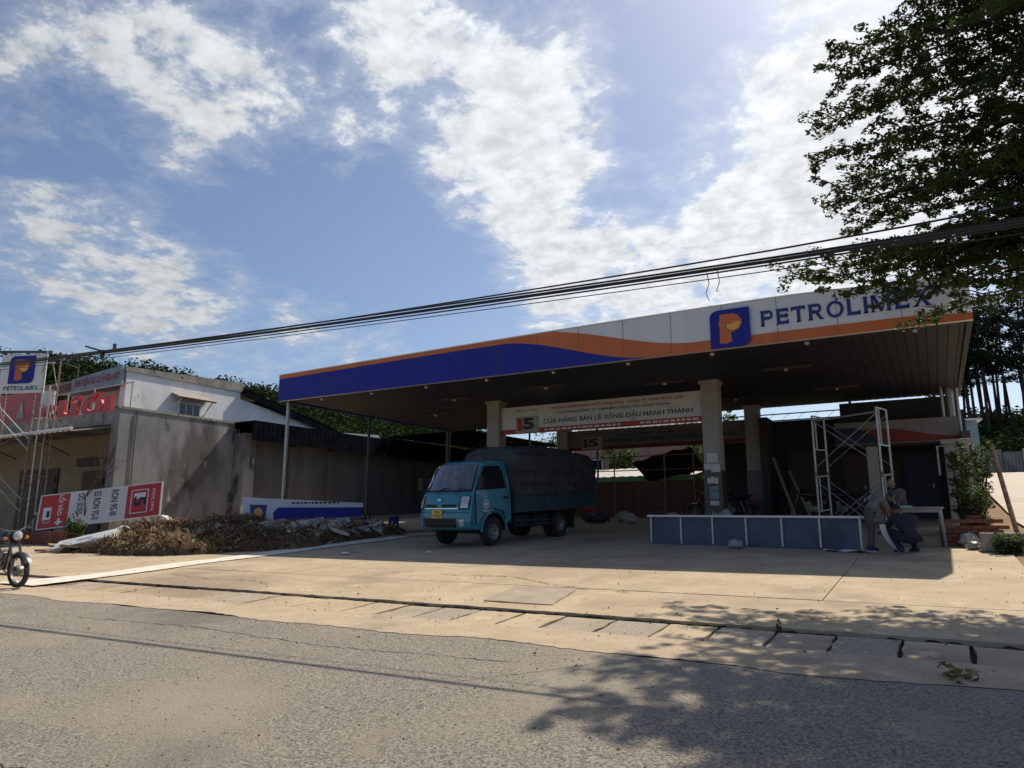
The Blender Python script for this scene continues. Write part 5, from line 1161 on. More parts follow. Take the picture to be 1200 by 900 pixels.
# second fascia board against the shed
bb = thing('fallen_fascia_board', 'long white and blue board with small logo propped behind the rubble heap', 'sign', (-19, 15.7, gz(0, 15.7)))
a = Vector((-18.75, 15.35, 1.42)); b = Vector((-16.2, 18.1, 1.50)); ux = (b - a).normalized(); Lb = (b - a).length; nb = Vector((ux.y, -ux.x, .15)).normalized(); uy = ux.cross(nb) * -1; uy = -uy if uy.z < 0 else uy
poly = [(0.12, 0), (Lb, 0.1), (Lb, .60), (0, .84)]
P('board', MB().prism(poly, a, ux, uy, -nb, .05), mt['fas_white'], bb, fixn=True)
P('blue_field', MB().flat([(.98, .02), (Lb, .1), (Lb, .46), (1.1, .50), (.95, .34)], a + nb * .006, ux, uy), mt['fas_blue'], bb)
P('logo_plate', MB().flat([(.3, .12), (.72, .12), (.76, .58), (.24, .6)], a + nb * .006, ux, uy), mt['logo_blue'], bb); P('letter', MB().flat([(p[0], p[1]) for p in arcp(.5, .34, .13, .16, 0, 360, 14)], a + nb * .009, ux, uy), mt['logo_yellow'], bb)
m = MB(); xx = 1.5
while xx < 3.0: l_ = random.uniform(.05, .16); m.flat(rc(xx, xx + l_, .60, .66), a + nb * .008, ux, uy); xx += l_ + .04
tag(P('small_print', m, mt['navy'], bb), kind='stuff')

# ------------------------------------------------------------------ low brick wall
bk = thing('low_brick_wall', 'low crumbling red brick wall in front of the garage under the price board', 'wall', (-26, 13.3, gz(0, 13.3)))
bx0, bx1, by = -30.5, -22.9, 12.55
zb_ = gz(0, by) - .05
P('core', MB().mm(bx0, bx1, by + .02, by + .18, zb_, zb_ + .44), mt['mortar'], bk)
proto = None; cnt = 0
for row in range(6):
    x = bx0 - (.11 if row % 2 else 0)
    while x < bx1:
        if not (row == 5 and random.random() < .45):
            if proto is None: proto = P('brick', MB().box((0, 0, 0), (.205, .1, .068)), mt['brick'], bk, local=True, bevel=0); o = proto
            else: o = bpy.data.objects.new('brick', proto.data); C.objects.link(o); o.parent = bk
            o.location = Vector((x + .11, by + random.uniform(-.012, .012), zb_ + .045 + row * .08)) - bk.location; o.rotation_euler = (0, random.uniform(-.03, .03), random.uniform(-.05, .05)); cnt += 1
        x += .22

# ------------------------------------------------------------------ rubble heap
mt['heapsoil'] = mk('rooty_soil', (.085, .055, .03), (.15, .10, .055), 1, 0, 5, (.35, .65), 1.0, 30, 8, 'World', .1, stain=[((.21, .15, .085), 3, .58, .7), ((.045, .03, .018), 7, .55, .66)])
mt['redsoil'] = mk('red_soil', (.20, .055, .025), (.27, .085, .04), 1, 0, 6, (.35, .65), 1.0, 25, 8, 'World', .1)
mt['straw'] = mk('dry_roots', (.30, .215, .13), (.12, .08, .045), 1, 0, 2, coord='World', spec=.1)
mt['straw2'] = mk('pale_straw', (.36, .25, .13), (.27, .185, .095), 1, 0, 2, coord='World', spec=.1)
mt['rubble'] = mk('broken_concrete', (.36, .32, .27), (.48, .44, .385), .95, 0, 8, bump=.6, bscale=30)
mt['rubble_w'] = mk('broken_tile', (.60, .565, .51), (.5, .46, .4), .7, 0, 5)
mt['rubble_t'] = mk('broken_clay', (.36, .17, .10), (.46, .27, .17), .9, 0, 6)
def heap_h(x, y):
    """height of the heap above the ground"""
    h = 0
    for (cx, cy, rx, ry, hh) in ((-17.6, 12.4, 2.6, 1.6, .62), (-16.0, 13.6, 2.2, 1.5, .55), (-15.8, 15.2, 1.7, 1.6, .55), (-16.4, 16.4, 1.5, 1.4, .55), (-19.6, 13.4, 2.0, 1.5, .75), (-21.2, 14.0, 1.8, 1.3, .55), (-18.3, 14.6, 1.7, 1.4, .85), (-15.2, 17.3, 1.1, 1.3, .35), (-20.0, 11.7, 1.4, .8, .3)):
        d_ = ((x - cx) / rx) ** 2 + ((y - cy) / ry) ** 2
        if d_ < 1: h = max(h, hh * .84 * (1 - d_) ** .62)
    return h
hp = thing('rubble_heap', 'dark heap of uprooted roots and soil with debris beside the white strip', 'rubble heap', (-18, 13.5, gz(0, 13.5)))
mb = MB(); mr2 = MB(); nx_, ny_ = 150, 120; rows = []
for j in range(ny_):
    row = []
    for i in range(nx_):
        x = -23.2 + 9.8 * i / (nx_ - 1); y = 10.6 + 8.2 * j / (ny_ - 1); h = heap_h(x, y)
        if h > .02: h = max(.0, h + .16 * MN.noise((x * 1.9, y * 1.9, 0)) + .10 * MN.noise((x * 5, y * 5, 3)) + .05 * MN.noise((x * 12, y * 12, 7)))
        row.append((x, y, gz(x, y) + (h if h > .02 else -.05)))
    rows.append(row)
mb.grid(rows)
hm = P('soil_mound', mb, [mt['heapsoil'], mt['redsoil']], hp, smooth=80)
for p in hm.data.polygons:
    c = p.center + worg(hp); p.material_index = 1 if ((c.x + 20.2) / 2.3) ** 2 + ((c.y - 14.0) / 1.5) ** 2 < 1.3 + .7 * MN.noise((c.x * 1.5, c.y * 1.5, 1)) else 0
def hz(x, y):
    h = heap_h(x, y); return gz(x, y) + (h + .16 * MN.noise((x * 1.9, y * 1.9, 0)) + .10 * MN.noise((x * 5, y * 5, 3)) if h > .02 else 0)
def fibres(n_, mat, name, ln, xr, cond, w=(.006, .014)):
    v = np.zeros((n_ * 6, 3)); f = []; k = 0
    rd = random.Random(n_)
    while k < n_:
        x = rd.uniform(*xr); y = rd.uniform(10.6, 18.4); h = heap_h(x, y)
        if h < .04 or not cond(x, y, rd): continue
        a_ = rd.uniform(0, 6.28); l_ = rd.uniform(*ln); e = rd.uniform(-.5, .75); ww = rd.uniform(*w)
        d_ = np.array([math.cos(a_) * math.cos(e), math.sin(a_) * math.cos(e), math.sin(e)]); sd_ = np.array([-math.sin(a_), math.cos(a_), .3]) * ww
        p0 = np.array([x, y, hz(x, y) + rd.uniform(-.02, .06)]); p1 = p0 + d_ * l_ * .5 + np.array([0, 0, .03]); p2_ = p0 + d_ * l_ + np.array([rd.uniform(-.03, .03), rd.uniform(-.03, .03), -.03])
        b_ = k * 6
        v[b_], v[b_ + 1], v[b_ + 2], v[b_ + 3], v[b_ + 4], v[b_ + 5] = p0 - sd_, p0 + sd_, p1 + sd_ * .8, p1 - sd_ * .8, p2_ + sd_ * .3, p2_ - sd_ * .3
        f += [(b_, b_ + 1, b_ + 2, b_ + 3), (b_ + 3, b_ + 2, b_ + 4, b_ + 5)]; k += 1
    m = MB(); m.v = [tuple(q) for q in v]; m.f = f; m.m = [0] * len(f)
    return tag(P(name, m, mat, hp), kind='stuff')
fibres(10000, mt['straw'], 'root_tangle', (.10, .34), (-21, -14.3), lambda x, y, r_: r_.random() < 1.2 - (y - 11) * .13)
fibres(2600, mt['straw2'], 'dry_straw', (.08, .3), (-18.5, -15.5), lambda x, y, r_: r_.random() < math.exp(-((x + 17.2) ** 2 + (y - 14.6) ** 2) / .8) + .03)
fibres(160, mt['wood_dark'], 'broken_sticks', (.4, 1.1), (-21.5, -14.4), lambda x, y, r_: True, (.012, .024))
fibres(900, mt['rubble_w'], 'plaster_crumbs', (.03, .09), (-22, -14.4), lambda x, y, r_: r_.random() < .25 + .75 * (y > 13.6), (.015, .035))
# rubble lumps lying on the heap
def chunk(rd, s_, flat=.4):
    bm_ = bmesh.new(); bmesh.ops.create_cube(bm_, size=1)
    for v_ in bm_.verts: v_.co = Vector((v_.co.x * s_ * rd.uniform(.7, 1.25), v_.co.y * s_ * rd.uniform(.55, 1.1), v_.co.z * s_ * flat * rd.uniform(.7, 1.2)))
    bmesh.ops.bisect_plane(bm_, geom=bm_.verts[:] + bm_.edges[:] + bm_.faces[:], plane_co=(s_ * .38, 0, 0), plane_no=Vector((1, rd.uniform(-.9, .9), rd.uniform(-.4, .4))).normalized(), clear_outer=True)
    bmesh.ops.holes_fill(bm_, edges=[e for e in bm_.edges if e.is_boundary])
    me = bpy.data.meshes.new('chunk'); bm_.to_mesh(me); bm_.free(); return me
rd = random.Random(11); kinds = {'rubble': ('concrete_chunk', 'grey broken concrete lump lying on the rubble heap', 'rubble'), 'rubble_w': ('tile_fragment', 'pale broken tile or plaster slab lying on the rubble heap', 'rubble'), 'rubble_t': ('clay_fragment', 'orange-tan clay fragment lying on the rubble heap', 'rubble')}
protos = {k: [chunk(rd, 1, f) for f in (.4, .22, .14, .5)] for k in kinds}
for k in kinds:
    for me in protos[k]: me.materials.append(mt[k])
spots = []
while len(spots) < 260:
    q = rd.random()
    if q < .74: x, y = rd.gauss(-15.4, .75), rd.gauss(15.4, 1.25)
    elif q < .80: x, y = rd.uniform(-21.5, -16), rd.gauss(13.6, .7)
    else: x, y = rd.gauss(-20.6, .9), rd.gauss(12.3, .6)
    if x > -14.25 or y > 18.3 or y < 11.2 or heap_h(x, y) < .05: continue
    spots.append((x, y))
for (x, y) in spots:
    k = rd.choices(['rubble', 'rubble_w', 'rubble_t'], [.32, .36, .32])[0]; nm, lab, cat = kinds[k]; s_ = rd.choice((.10, .13, .16, .2, .24, .3, .38)) * rd.uniform(.8, 1.15)
    o = bpy.data.objects.new(nm, rd.choice(protos[k])); C.objects.link(o); o.scale = (s_, s_, s_); o.location = (x, y, hz(x, y) + .04 * s_ + .02); o.rotation_euler = (rd.gauss(0, .35), rd.gauss(0, .35), rd.uniform(0, 6.3))
    tag(o, lab, cat, lab.split(' lying')[0] + 's on the heap')
# long white slab
a = Vector((-20.75, 10.95, gz(0, 11) + .17)); b = Vector((-19.1, 11.55, gz(0, 11.5) + .50)); d_ = (b - a).normalized()
rt3 = Vector((.38, -.8, -.55)); rt3 = (rt3 - d_ * rt3.dot(d_)).normalized(); up3 = rt3.cross(d_).normalized(); up3 = -up3 if up3.z < 0 else up3
ws = thing('white_faced_slab', 'long thick slab with white painted face lying tilted at the heap edge', 'slab', tuple(a))
L3 = (b - a).length
P('slab', MB().prism([(-.2, 0), (.2, 0), (.2, L3), (-.2, L3)], a - up3 * .16, rt3, d_, up3, .15), mt['rubble'], ws, fixn=True)
P('white_face', MB().prism([(-.2, 0), (.19, 0.01), (.2, L3), (-.19, L3 - .02)], a - up3 * .008, rt3, d_, up3, .02), mt['white'], ws, fixn=True)
P('grey_mark', MB().flat([(-.05, .7), (.05, .7), (.05, 1.15), (-.05, 1.15)], a + up3 * .016, rt3, d_), mt['green_sign'], ws)
for k, (x, y, w_, l_, r_) in enumerate(((-21.2, 11.1, .35, .8, .4), (-21.8, 11.5, .3, .6, 1.2), (-20.0, 10.95, .2, .5, 2.0))):
    o = solo('broken_board', MB().box((x, y, gz(x, y) + .06 + .05 * k), (w_, l_, .06), (.06, .08 * k, r_)), mt['plank'], 'broken grey board lying on the concrete near the white slab', 'board', (x, y, gz(x, y)), 'broken boards near the slab')
# work bench, buckets and drum between heap and shed
bn = thing('plank_bench', 'long plank on short trestle legs between the heap and the truck', 'bench', (-15.3, 19.0, gz(0, 19)))
P('plank', MB().box((-15.3, 19.0, gz(0, 19) + .52), (.3, 3.6, .05), (.05, 0, -.62)), mt['plank'], bn)
for dx in (-1, 1): P('leg', MB().box((-15.3 + dx * .75, 19.0 + dx * 1.05, gz(0, 19) + .26), (.09, .09, .52)), mt['plank'], bn)
for k, (x, y, m_, lab, h_, r_) in enumerate(((-16.4, 18.2, 'rubble', 'grey paint bucket standing behind the plank bench', .36, .17), (-16.0, 19.4, 'fas_blue', 'blue plastic drum standing behind the plank bench', .5, .2), (-15.4, 20.6, 'dark_steel', 'dark bin standing by the shed near the truck', .55, .22))):
    z_ = gz(x, y); t = thing('bucket' if k != 1 else 'drum', lab, 'bucket' if k != 1 else 'drum', (x, y, z_))
    P('shell', MB().lathe([(0, 0), (r_ * .8, 0), (r_, h_), (r_ * .93, h_), (r_ * .75, .03), (0, .03)], (x, y, z_), (0, 0, 1), 18), mt[m_], t, smooth=40)
    P('rim', MB().lathe([(r_ * .99, h_ - .03), (r_ * 1.06, h_ - .03), (r_ * 1.06, h_ + .012), (r_ * .95, h_ + .012)], (x, y, z_), (0, 0, 1), 18), mt[m_], t, smooth=40)
    P('bail', MB().tube([(x + r_ * math.cos(R(q)), y, z_ + h_ + r_ * .6 * math.sin(R(q))) for q in range(0, 181, 20)], .008, 5), mt['dark_steel'], t)
for k, (x0, y0, x1, y1) in enumerate(((-14.9, 17.0, -12.2, 19.9), (-14.2, 16.7, -12.6, 17.6), (-15.6, 18.0, -12.9, 20.8), (-14.6, 18.2, -13.9, 16.2))):
    solo('loose_batten', MB().tube([(x0, y0, gz(0, y0) + .03), (x1, y1, gz(0, y1) + .035)], .03, 4), mt['plank'], 'pale timber batten lying loose on the concrete between heap and truck', 'batten', (x0, y0, gz(0, y0)), 'loose battens by the heap')
mb = MB(); rows = []
for j in range(16):
    rows.append([(-15.8 + i * .2, 22.0 + j * .2, gz(0, 22 + j * .2) - .03 + .75 * max(0, 1 - ((i - 8) / 8.) ** 2 - ((j - 7.5) / 7.5) ** 2) ** .8 + .05 * random.random()) for i in range(17)])
solo('sand_pile', mb.grid(rows), mt['conc2'], 'small pile of sand in the shade near the shed behind the truck cab', 'sand pile', (-14.2, 23.5, gz(0, 23.5)), smooth=60)

# ------------------------------------------------------------------ bags and small litter
def bag(name, label, x, y, s_, sz, mat, seed, cat='bag'):
    rows = []
    for i in range(12):
        th = math.pi * i / 11; row = []
        for j in range(19):
            ph = 2 * math.pi * j / 18; d_ = Vector((math.sin(th) * math.cos(ph), math.sin(th) * math.sin(ph), math.cos(th))); k = 1 + .35 * MN.noise(d_ * 2.2 + Vector((seed, 0, 0))) + .2 * MN.noise(d_ * 5 + Vector((0, seed, 0)))
            row.append((x + d_.x * s_ * k, y + d_.y * s_ * k * .7, gz(x, y) + max(0.0, sz * (.5 + .55 * d_.z * k))))
        rows.append(row)
    return solo(name, MB().grid(rows), mat, label, cat, (x, y, gz(x, y)), smooth=35)
bag('white_sack', 'white filled sack lying behind the framed panel', -4.35, 17.3, .38, .62, mt['plastic'], 1)
bag('plastic_bag', 'crumpled white plastic bag on the concrete before the framed panel', -3.65, 15.35, .15, .17, mt['plastic'], 2)
bag('plastic_bag', 'white plastic bag slumped on the brick border beside the table', .46, 16.35, .16, .26, mt['plastic'], 3)
bag('plastic_bag', 'small white plastic bag lower on the brick border near the shrubs', .52, 15.9, .13, .14, mt['plastic'], 4)
bag('paper_scrap', 'scrap of crumpled pale paper on the concrete beside the white strip', -11.6, 12.4, .12, .05, mt['white'], 5, 'paper')
bag('paper_scrap', 'tiny crumpled pale paper on the open forecourt before the truck', -9.7, 13.0, .06, .05, mt['white'], 6, 'paper')
for k, (x, y, s_) in enumerate(((-10.2, 23.6, .35), (-9.6, 24.3, .3), (-10.8, 24.0, .3), (-9.0, 23.3, .25), (-8.4, 24.5, .3), (-7.6, 23.6, .3))):
    bag('debris_bag', 'lumpy debris sack in the shade near the red-brown boundary wall', x, y, s_, .32, mt['rubble'] if k % 2 else mt['tarp'], 10 + k)
    list(C.objects)[-1]['group'] = 'debris sacks by the boundary wall'
# brick border and block at the lane corner
bd_ = thing('brick_border', 'low red brick border at the forecourt corner under the shrubs', 'wall', (.3, 16.6, gz(0, 16.6)))
P('core', MB().mm(.0, .98, 16.62, 16.78, .9, 1.0 + .42), mt['mortar'], bd_)
pr = None
for row in range(6):
    for i in range(5):
        x = -.0 + i * .21 + (.1 if row % 2 else 0)
        o = bpy.data.objects.new('brick', proto.data); C.objects.link(o); o.parent = bd_; o.location = Vector((x + .1, 16.57, 1.0 + row * .078)) - bd_.location
P('cap_course', MB().mm(-.02, 1.05, 16.5, 16.8, 1.47, 1.54), mt['brick'], bd_)
P('return_wall', MB().mm(.5, .74, 16.801, 19.5, 1.0, 1.62), mt['brick'], bd_)
blk = thing('concrete_block', 'pale hollow concrete block lying at the forecourt corner beside the border', 'block', (.95, 15.75, gz(0, 15.75)))
P('block', MB().box((.95, 15.75, gz(0, 15.75) + .16), (.62, .34, .32), (0, 0, .15)), mt['rubble'], blk, bevel=.012)
pp = thing('gate_pillar', 'cream gate pillar wrapped in creeper at the corner of the shop', 'pillar', (.78, 20.6, gz(0, 20.6)))
P('shaft', MB().mm(.28, .80, 20.4, 20.95, 1.1, 3.35), mt['cream'], pp, bevel=.02); P('cap', MB().mm(.22, .86, 20.32, 21.03, 3.351, 3.46), mt['cream'], pp, bevel=.015)
P('pipe', MB().tube([(.14, 20.36, 2.6), (.14, 20.36, 3.3), (.6, 20.36, 3.34)], .03, 8), mt['steel'], pp)
solo('leaning_post', MB().tube([(1.47, 19.2, gz(0, 19.2) - .1), (1.33, 19.2, gz(0, 19.2) + .9), (1.18, 19.25, gz(0, 19.2) + 2.0)], [.05, .048, .045], 8), mt['rust'], 'thin brown post leaning at the edge of the dirt lane', 'post', (1.45, 19.2, gz(0, 19.2)), smooth=40)
# lane-top structures
ht = thing('corrugated_lane_fence', 'pale corrugated sheet fence at the top of the lane', 'fence', (5.5, 70, terr(5, 70)))
for k in range(6):
    x = 2.2 + k * 1.25; zz = terr(x, 66) + .2; nn = 10
    P('sheet', MB().grid([[(x + 1.2 * i / nn, 66 + .06 * (i % 2), zz - .3) for i in range(nn + 1)], [(x + 1.2 * i / nn, 66 + .06 * (i % 2), zz + 1.5 + .2 * (k % 2)) for i in range(nn + 1)]]), mt['tinroof'] if k % 3 else mt['rubble_w'], ht)
sh2 = thing('glazed_shed', 'small green-framed translucent shed behind the shop corner beside the lane', 'shed', (2.0, 42, terr(2, 42)))
zz = terr(1.5, 42)
P('wall', MB().mm(-.6, 2.1, 41.5, 45, zz, zz + 3.3), mt['green_sign'], sh2); P('roof', MB().hexa([(-.8, 41.2, zz + 3.31), (2.3, 41.2, zz + 3.31), (2.3, 45.2, zz + 3.6), (-.8, 45.2, zz + 3.6)], [(-.8, 41.2, zz + 3.4), (2.3, 41.2, zz + 3.4), (2.3, 45.2, zz + 3.7), (-.8, 45.2, zz + 3.7)]), mt['white'], sh2)
for k in range(3): P('panel', MB().mm(-.5 + k * .87, .3 + k * .87, 41.44, 41.497, zz + 1.2, zz + 3.1), mt['cream'] if k < 2 else mt['green_sign'], sh2)

# ------------------------------------------------------------------ vegetation
def fol(name, a, b, tr=.3, sp=.12): return mk(name, a, b, .6 if sp else 1.0, 0, 1.5, (.3, .7), coord='World', spec=sp, transl=tr)
mt['leaf'] = fol('tree_leaf', (.035, .06, .017), (.065, .095, .026), .35)
mt['leaf2'] = fol('shrub_leaf', (.05, .085, .022), (.09, .13, .04), .3)
mt['leaf3'] = fol('hill_leaf', (.022, .04, .016), (.045, .062, .024), .08, 0)
mt['pine'] = fol('pine_needles', (.018, .034, .019), (.034, .052, .028), .12, 0)
mt['bark'] = mk('bark', (.075, .055, .042), (.12, .09, .07), .95, 0, 6, bump=.7, bscale=25, stretch=(3, 3, .6))
mt['pbark'] = mk('pine_bark', (.05, .038, .033), (.075, .058, .05), .95, 0, 4)
def leaves(name, cen, spread, n_, size, mat, parent, flat=.45, aspect=.5, droop=0, kind='stuff'):
    """n_ leaf quads round every centre; cen (k,3), spread (k,)"""
    cen = np.asarray(cen, float); spread = np.asarray(spread, float); K = len(cen)
    idx = np.repeat(np.arange(K), n_); N_ = len(idx)
    u = rng.normal(size=(N_, 3)); u /= np.linalg.norm(u, axis=1)[:, None]; rr = rng.random(N_) ** .45
    p = cen[idx] + u * (rr * spread[idx])[:, None] * np.array([1, 1, flat])
    d1 = rng.normal(size=(N_, 3)); d1[:, 2] *= .55; d1[:, 2] -= droop; d1 /= np.linalg.norm(d1, axis=1)[:, None]
    r2 = rng.normal(size=(N_, 3)) * .6 + np.array([0, 0, 1.0]); d2 = np.cross(d1, r2); d2 /= np.linalg.norm(d2, axis=1)[:, None] + 1e-9
    s_ = size * rng.uniform(.6, 1.3, N_)[:, None]
    a_ = p - d1 * s_ * .5; c_ = p + d1 * s_ * .5; b_ = p + d2 * s_ * aspect * .5; e_ = p - d2 * s_ * aspect * .5
    v = np.stack([a_, b_, c_, e_], 1).reshape(-1, 3); w = np.array(worg(parent)) if parent is not None else np.zeros(3); v = v - w
    me = bpy.data.meshes.new(name); me.vertices.add(len(v)); me.vertices.foreach_set('co', v.astype(np.float32).ravel())
    me.loops.add(N_ * 4); me.loops.foreach_set('vertex_index', np.arange(N_ * 4, dtype=np.int32)); me.polygons.add(N_); me.polygons.foreach_set('loop_start', np.arange(0, N_ * 4, 4, dtype=np.int32)); me.polygons.foreach_set('loop_total', np.full(N_, 4, np.int32))
    me.materials.append(mat); me.update(calc_edges=True); me.validate()
    o = bpy.data.objects.new(name, me); C.objects.link(o)
    if parent is not None: o.parent = parent
    if kind: o['kind'] = kind
    return o
# the roadside tree whose limbs hang over the fascia
tree = thing('roadside_tree', 'large dark small-leaved tree whose layered limbs reach over the canopy sign', 'tree', (4.6, 11.6, gz(0, 11.6)))
T0 = Vector((4.6, 11.6, gz(0, 11.6) - .1))
tk = [T0 + Vector(q) for q in ((0, 0, 0), (-.05, 0, 1.6), (.05, .05, 3.2), (.0, -.05, 5), (.1, 0, 7), (0, .1, 9), (.1, 0, 11), (.05, 0, 13.2))]
P('trunk', MB().tube(tk, [.30, .24, .21, .19, .16, .13, .09, .03], 12), mt['bark'], tree, smooth=60)
def trunk_at(z):
    for i in range(len(tk) - 1):
        if tk[i + 1].z >= z: return tk[i].lerp(tk[i + 1], max(0, (z - tk[i].z) / (tk[i + 1].z - tk[i].z)))
    return tk[-1]
tips = []
def at(u, v, y): d_ = camray(u, v); return Vector((0, 0, 1.5)) + d_ * (y / d_.y)
for (u, v, y, zs) in ((922, 324, 12.2, 4.9), (958, 330, 11.4, 4.8), (1000, 345, 11.0, 4.9), (1050, 350, 10.4, 4.8), (1085, 372, 12.0, 4.6), (1003, 268, 11.7, 5.6), (1060, 290, 10.5, 5.2), (975, 222, 11.8, 6.2), (985, 240, 10.6, 6.0), (957, 148, 11.6, 7.3), (968, 186, 10.9, 6.8), (1030, 180, 10.2, 6.6),
                      (980, 62, 11.3, 8.6), (990, 92, 10.6, 8.0), (1010, 130, 11.2, 7.4), (1060, 95, 10.5, 8.3), (1080, 10, 11.0, 9.4), (1120, -40, 10.5, 9.8), (1110, 40, 11.6, 9.0), (1150, 100, 10.2, 7.8), (1170, 200, 10.0, 6.4), (1150, 260, 10.4, 5.8), (1180, 330, 11.2, 5.0), (1195, 345, 10.3, 4.8), (1090, 220, 10.0, 6.4), (1045, 240, 11.2, 6.0), (1110, 310, 11.0, 5.2),
                      (1160, 20, 9.6, 9.4), (1190, -60, 10.0, 10.4), (1040, 55, 10.9, 8.8), (1140, 165, 11.4, 7.2), (1020, 300, 12.0, 5.4)):
    tips.append((at(u, v, y), zs))
rd = random.Random(5)
for k in range(30):                       # limbs on the far sides of the crown
    a_ = rd.uniform(-1.9, 1.9); z = rd.uniform(5.2, 13); l_ = rd.uniform(2.2, 4.6) * (1 - (z - 5) / 13)
    tips.append((Vector((4.6 + l_ * math.cos(a_), 11.6 + l_ * math.sin(a_) , z)), z - .6))
for k in range(8): tips.append((Vector((4.6 - rd.uniform(.4, 2.4), 11.4 + rd.uniform(-1.6, 1.4), rd.uniform(10, 13))), 9.8))
cen, spr = [], []
for ti, (tip, zs) in enumerate(tips):
    s0 = trunk_at(zs); mid = s0.lerp(tip, .5) + Vector((0, 0, .25)); path = [s0, s0.lerp(mid, .5) + Vector((0, 0, .1)), mid, mid.lerp(tip, .5) + Vector((rd.uniform(-.1, .1), rd.uniform(-.1, .1), .08)), tip]
    L_ = (tip - s0).length
    P('limb', MB().tube(path, [.05 + .008 * L_, .045, .03, .018, .006], 7), mt['bark'], tree, smooth=60)
    dirv = (tip - s0).normalized(); side = dirv.cross(Vector((0, 0, 1))).normalized(); near = ti < 32
    tw_ = MB(); ns = int(L_ * (6.5 if near else 3.2))
    for q in range(ns):
        f = .28 + .72 * (q + rd.random()) / ns; i = min(int(f * 4), 3); p0 = path[i].lerp(path[i + 1], f * 4 - i); s_ = 1 if q % 2 else -1
        ln = (1.0 - .72 * f) * rd.uniform(.5, 1.25) + .16; dd = (dirv * rd.uniform(.5, 1.0) + side * s_ * rd.uniform(.4, 1.1) + Vector((0, 0, rd.uniform(-.22, .28)))).normalized()
        p1_ = p0 + dd * ln; tw_.tube([p0, p0.lerp(p1_, .5) + Vector((0, 0, .04)), p1_], [.012, .008, .003], 4)
        nc = max(2, int(ln / .17))
        for c_ in range(nc): cen.append(p0.lerp(p1_, (c_ + .7) / nc) + Vector((rd.gauss(0, .05), rd.gauss(0, .05), rd.gauss(0, .035)))); spr.append(rd.uniform(.08, .16) if near else rd.uniform(.16, .3))
    if ns: P('twigs', tw_, mt['bark'], tree)
leaves('crown', cen, spr, 46, .066, mt['leaf'], tree, .55, .55, .12)
# hillside trees: crowns as leaf clumps, one mass
def on_hill(n_, xr, yr, cond=None, seed=1):
    r_ = np.random.default_rng(seed); out = []
    while len(out) < n_:
        x, y = r_.uniform(*xr), r_.uniform(*yr)
        if cond is None or cond(x, y): out.append((x, y, terr(x, y)))
    return out
fo = thing('forest', 'x', 'x'); bpy.data.objects.remove(fo)
pts = on_hill(2600, (-175, -28), (48, 170), lambda x, y: -66 < math.degrees(math.atan2(x, y)) < -24 and math.hypot(x, y) > 62, 3)
rr = np.random.default_rng(2); c_, s_ = [], []
for p in pts:
    r0 = rr.uniform(1.6, 3.4)
    for k in range(3): c_.append((p[0] + rr.normal() * r0 * .4, p[1] + rr.normal() * r0 * .4, p[2] + r0 * (.6 + .5 * k))); s_.append(r0 * (1 - .18 * k))
leaves('hillside_forest', c_, s_, 60, .55, mt['leaf3'], None, .8, .7)
pts = on_hill(1500, (-32, 40), (58, 150), lambda x, y: -24 < math.degrees(math.atan2(x, y)) < 12 and math.hypot(x, y) > 62 and not (0 < x < 10 and y < 72), 4); c_, s_ = [], []
for p in pts:
    r0 = rr.uniform(1.0, 2.2)
    for k in range(2): c_.append((p[0] + rr.normal() * .6, p[1] + rr.normal() * .6, p[2] + r0 * (.4 + .5 * k))); s_.append(r0)
leaves('slope_scrub', c_, s_, 60, .45, mt['leaf3'], None, .8, .7)
# pines on the ridge
def pine(x, y, h, seed):
    r_ = random.Random(seed); z = terr(x, y) - .3
    t = thing('pine_tree', 'tall bare-stemmed pine on the ridge above the lane', 'tree', (x, y, z), 'pines along the ridge')
    lean = r_.uniform(-1.1, 1.1)
    P('trunk', MB().tube([(x, y, z), (x + lean * r_.uniform(.2, .7), y, z + h * .5), (x + lean, y, z + h)], [.17, .13, .04], 6), mt['pbark'], t)
    c_, s_ = [], []
    br = MB()
    for k in range(19):
        f = r_.uniform(.34, 1.02) ** .7; a_ = r_.uniform(0, 6.28); l_ = r_.uniform(.6, 2.1) * (1.25 - f)*1.6
        p = (x + lean * f + math.cos(a_) * l_, y + math.sin(a_) * l_, z + h * f + .3); br.tube([(x + lean * f, y, z + h * f - .2), p], [.05, .015], 4)
        c_.append(p); s_.append(r_.uniform(.7, 1.25))
    P('branches', br, mt['pbark'], t); leaves('crown', c_, s_, 60, .5, mt['pine'], t, .5, .35)
rd = random.Random(21)
for k in range(46): x = 1.0 + k * .42 + rd.uniform(-.5, .5); pine(x, rd.uniform(92, 112), rd.uniform(13, 18), k)
# shrubs and creeper beside the shop pillar
def shrub(name, label, x, y, r_, h, n_, size, mat, seed, zb=None, flat=1, stems=6):
    q = random.Random(seed); z = gz(x, y) if zb is None else zb; t = thing(name, label, 'shrub', (x, y, z)); c_, s_ = [], []; st = MB()
    for k in range(stems):
        a_ = q.uniform(0, 6.28); tp_ = Vector((x + math.cos(a_) * r_ * q.uniform(.2, .9), y + math.sin(a_) * r_ * q.uniform(.2, .9), z + h * q.uniform(.6, 1.0))); b_ = Vector((x + math.cos(a_) * r_ * .15, y + math.sin(a_) * r_ * .15, z - .05))
        st.tube([b_, b_.lerp(tp_, .5) + Vector((0, 0, h * .08)), tp_], [.02, .014, .006], 5)
        for j in range(5): c_.append(b_.lerp(tp_, .3 + .17 * j) + Vector((q.gauss(0, .1 * r_), q.gauss(0, .1 * r_), q.gauss(0, .05)))); s_.append(r_ * q.uniform(.22, .42))
    P('stems', st, mt['bark'], t); leaves('foliage', c_, s_, n_, size, mat, t, flat); return t
shrub('creeper_shrub', 'leafy creeper bush climbing the cream gate pillar', .50, 19.75, .42, 2.5, 34, .10, mt['leaf2'], 1, None, 1, 10)
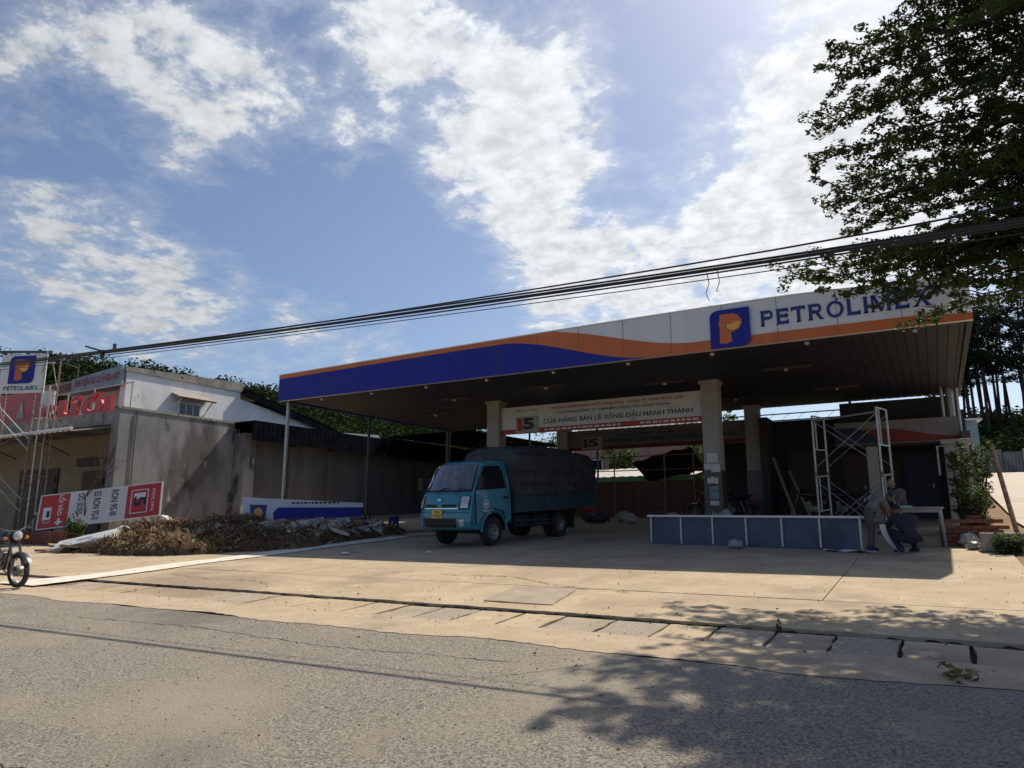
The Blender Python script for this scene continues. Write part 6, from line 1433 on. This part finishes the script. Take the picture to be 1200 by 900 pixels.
shrub('creeper_shrub', 'lower leafy bush at the foot of the gate pillar by the lane', .72, 18.9, .34, 1.2, 30, .09, mt['leaf2'], 2, None, 1, 8)
shrub('green_shrub', 'rounded green shrub beside the lane beyond the gate pillar', 1.05, 24.5, .55, 2.4, 40, .12, mt['leaf2'], 3, None, 1, 10)
shrub('weed_clump', 'low pale-leaved weed clump on the forecourt corner by the concrete block', 1.0, 15.3, .38, .3, 26, .07, mt['leaf2'], 4, None, .6, 9)
shrub('weed_clump', 'small upright weed before the fallen price board', -22.35, 12.35, .32, .85, 24, .1, mt['straw2'] if False else mt['leaf2'], 5, None, 1, 9)
shrub('weed_clump', 'tiny grass tuft in the drain gap before the forecourt', -1.43, 7.62, .05, .05, 6, .028, mt['leaf2'], 6, None, 1, 4)
shrub('weed_clump', 'dry leaf clump on the road edge beside the sandy shoulder', .02, 6.30, .16, .03, 5, .07, mt['straw2'], 7, None, .4, 5)
for k, (x, y, r_, h, lab) in enumerate(((-17.4, 31.0, 1.3, 3.0, 'broad-leaved bush behind the boundary wall between the cream columns'), (-19.2, 31.6, 1.4, 3.4, 'tall bush behind the boundary wall beside the shed end'), (-15.2, 38.0, 1.2, 4.2, 'bush before the pink brick house'), (-21.0, 33.0, 1.3, 3.6, 'bush in front of the small white gable house'), (-10.6, 38.5, 1.5, 4.6, 'bush beyond the dark tarpaulin'), (-22.6, 44.5, 1.8, 5.4, 'pale bush showing above the shed roof end'), (-7.6, 33.0, 1.3, 4.4, 'bush showing in the roof gap above the shop'))):
    shrub('garden_bush', lab, x, y, r_, h, 46, .26, mt['leaf2'], 30 + k, None, 1, 9)
# bare little tree by the garage corner
bt = thing('bare_sapling', 'leafless spindly sapling in front of the garage corner', 'tree', (-24.3, 13.55, gz(0, 13.5)))
rd = random.Random(8); z0 = gz(0, 13.5)
def twig(m, p, d_, l_, r_, n_):
    q = p + d_ * l_; m.tube([p, p.lerp(q, .5) + Vector((rd.gauss(0, .03), rd.gauss(0, .03), .02)), q], [r_, r_ * .8, r_ * .55], 5)
    if n_:
        for _ in range(3): twig(m, q if _ else p.lerp(q, .7), (d_ + Vector((rd.gauss(0, .55), rd.gauss(0, .55), rd.gauss(.1, .35)))).normalized(), l_ * rd.uniform(.6, .85), r_ * .55, n_ - 1)
m = MB(); twig(m, Vector((-24.3, 13.55, z0 - .05)), Vector((.05, 0, 1)), 1.5, .035, 0); P('trunk', m, mt['bark'], bt)
m = MB()
for _ in range(3): twig(m, Vector((-24.25, 13.55, z0 + 1.42)), Vector((rd.gauss(0, .5), rd.gauss(0, .4), 1)).normalized(), .75, .022, 3)
P('branches', m, mt['bark'], bt)
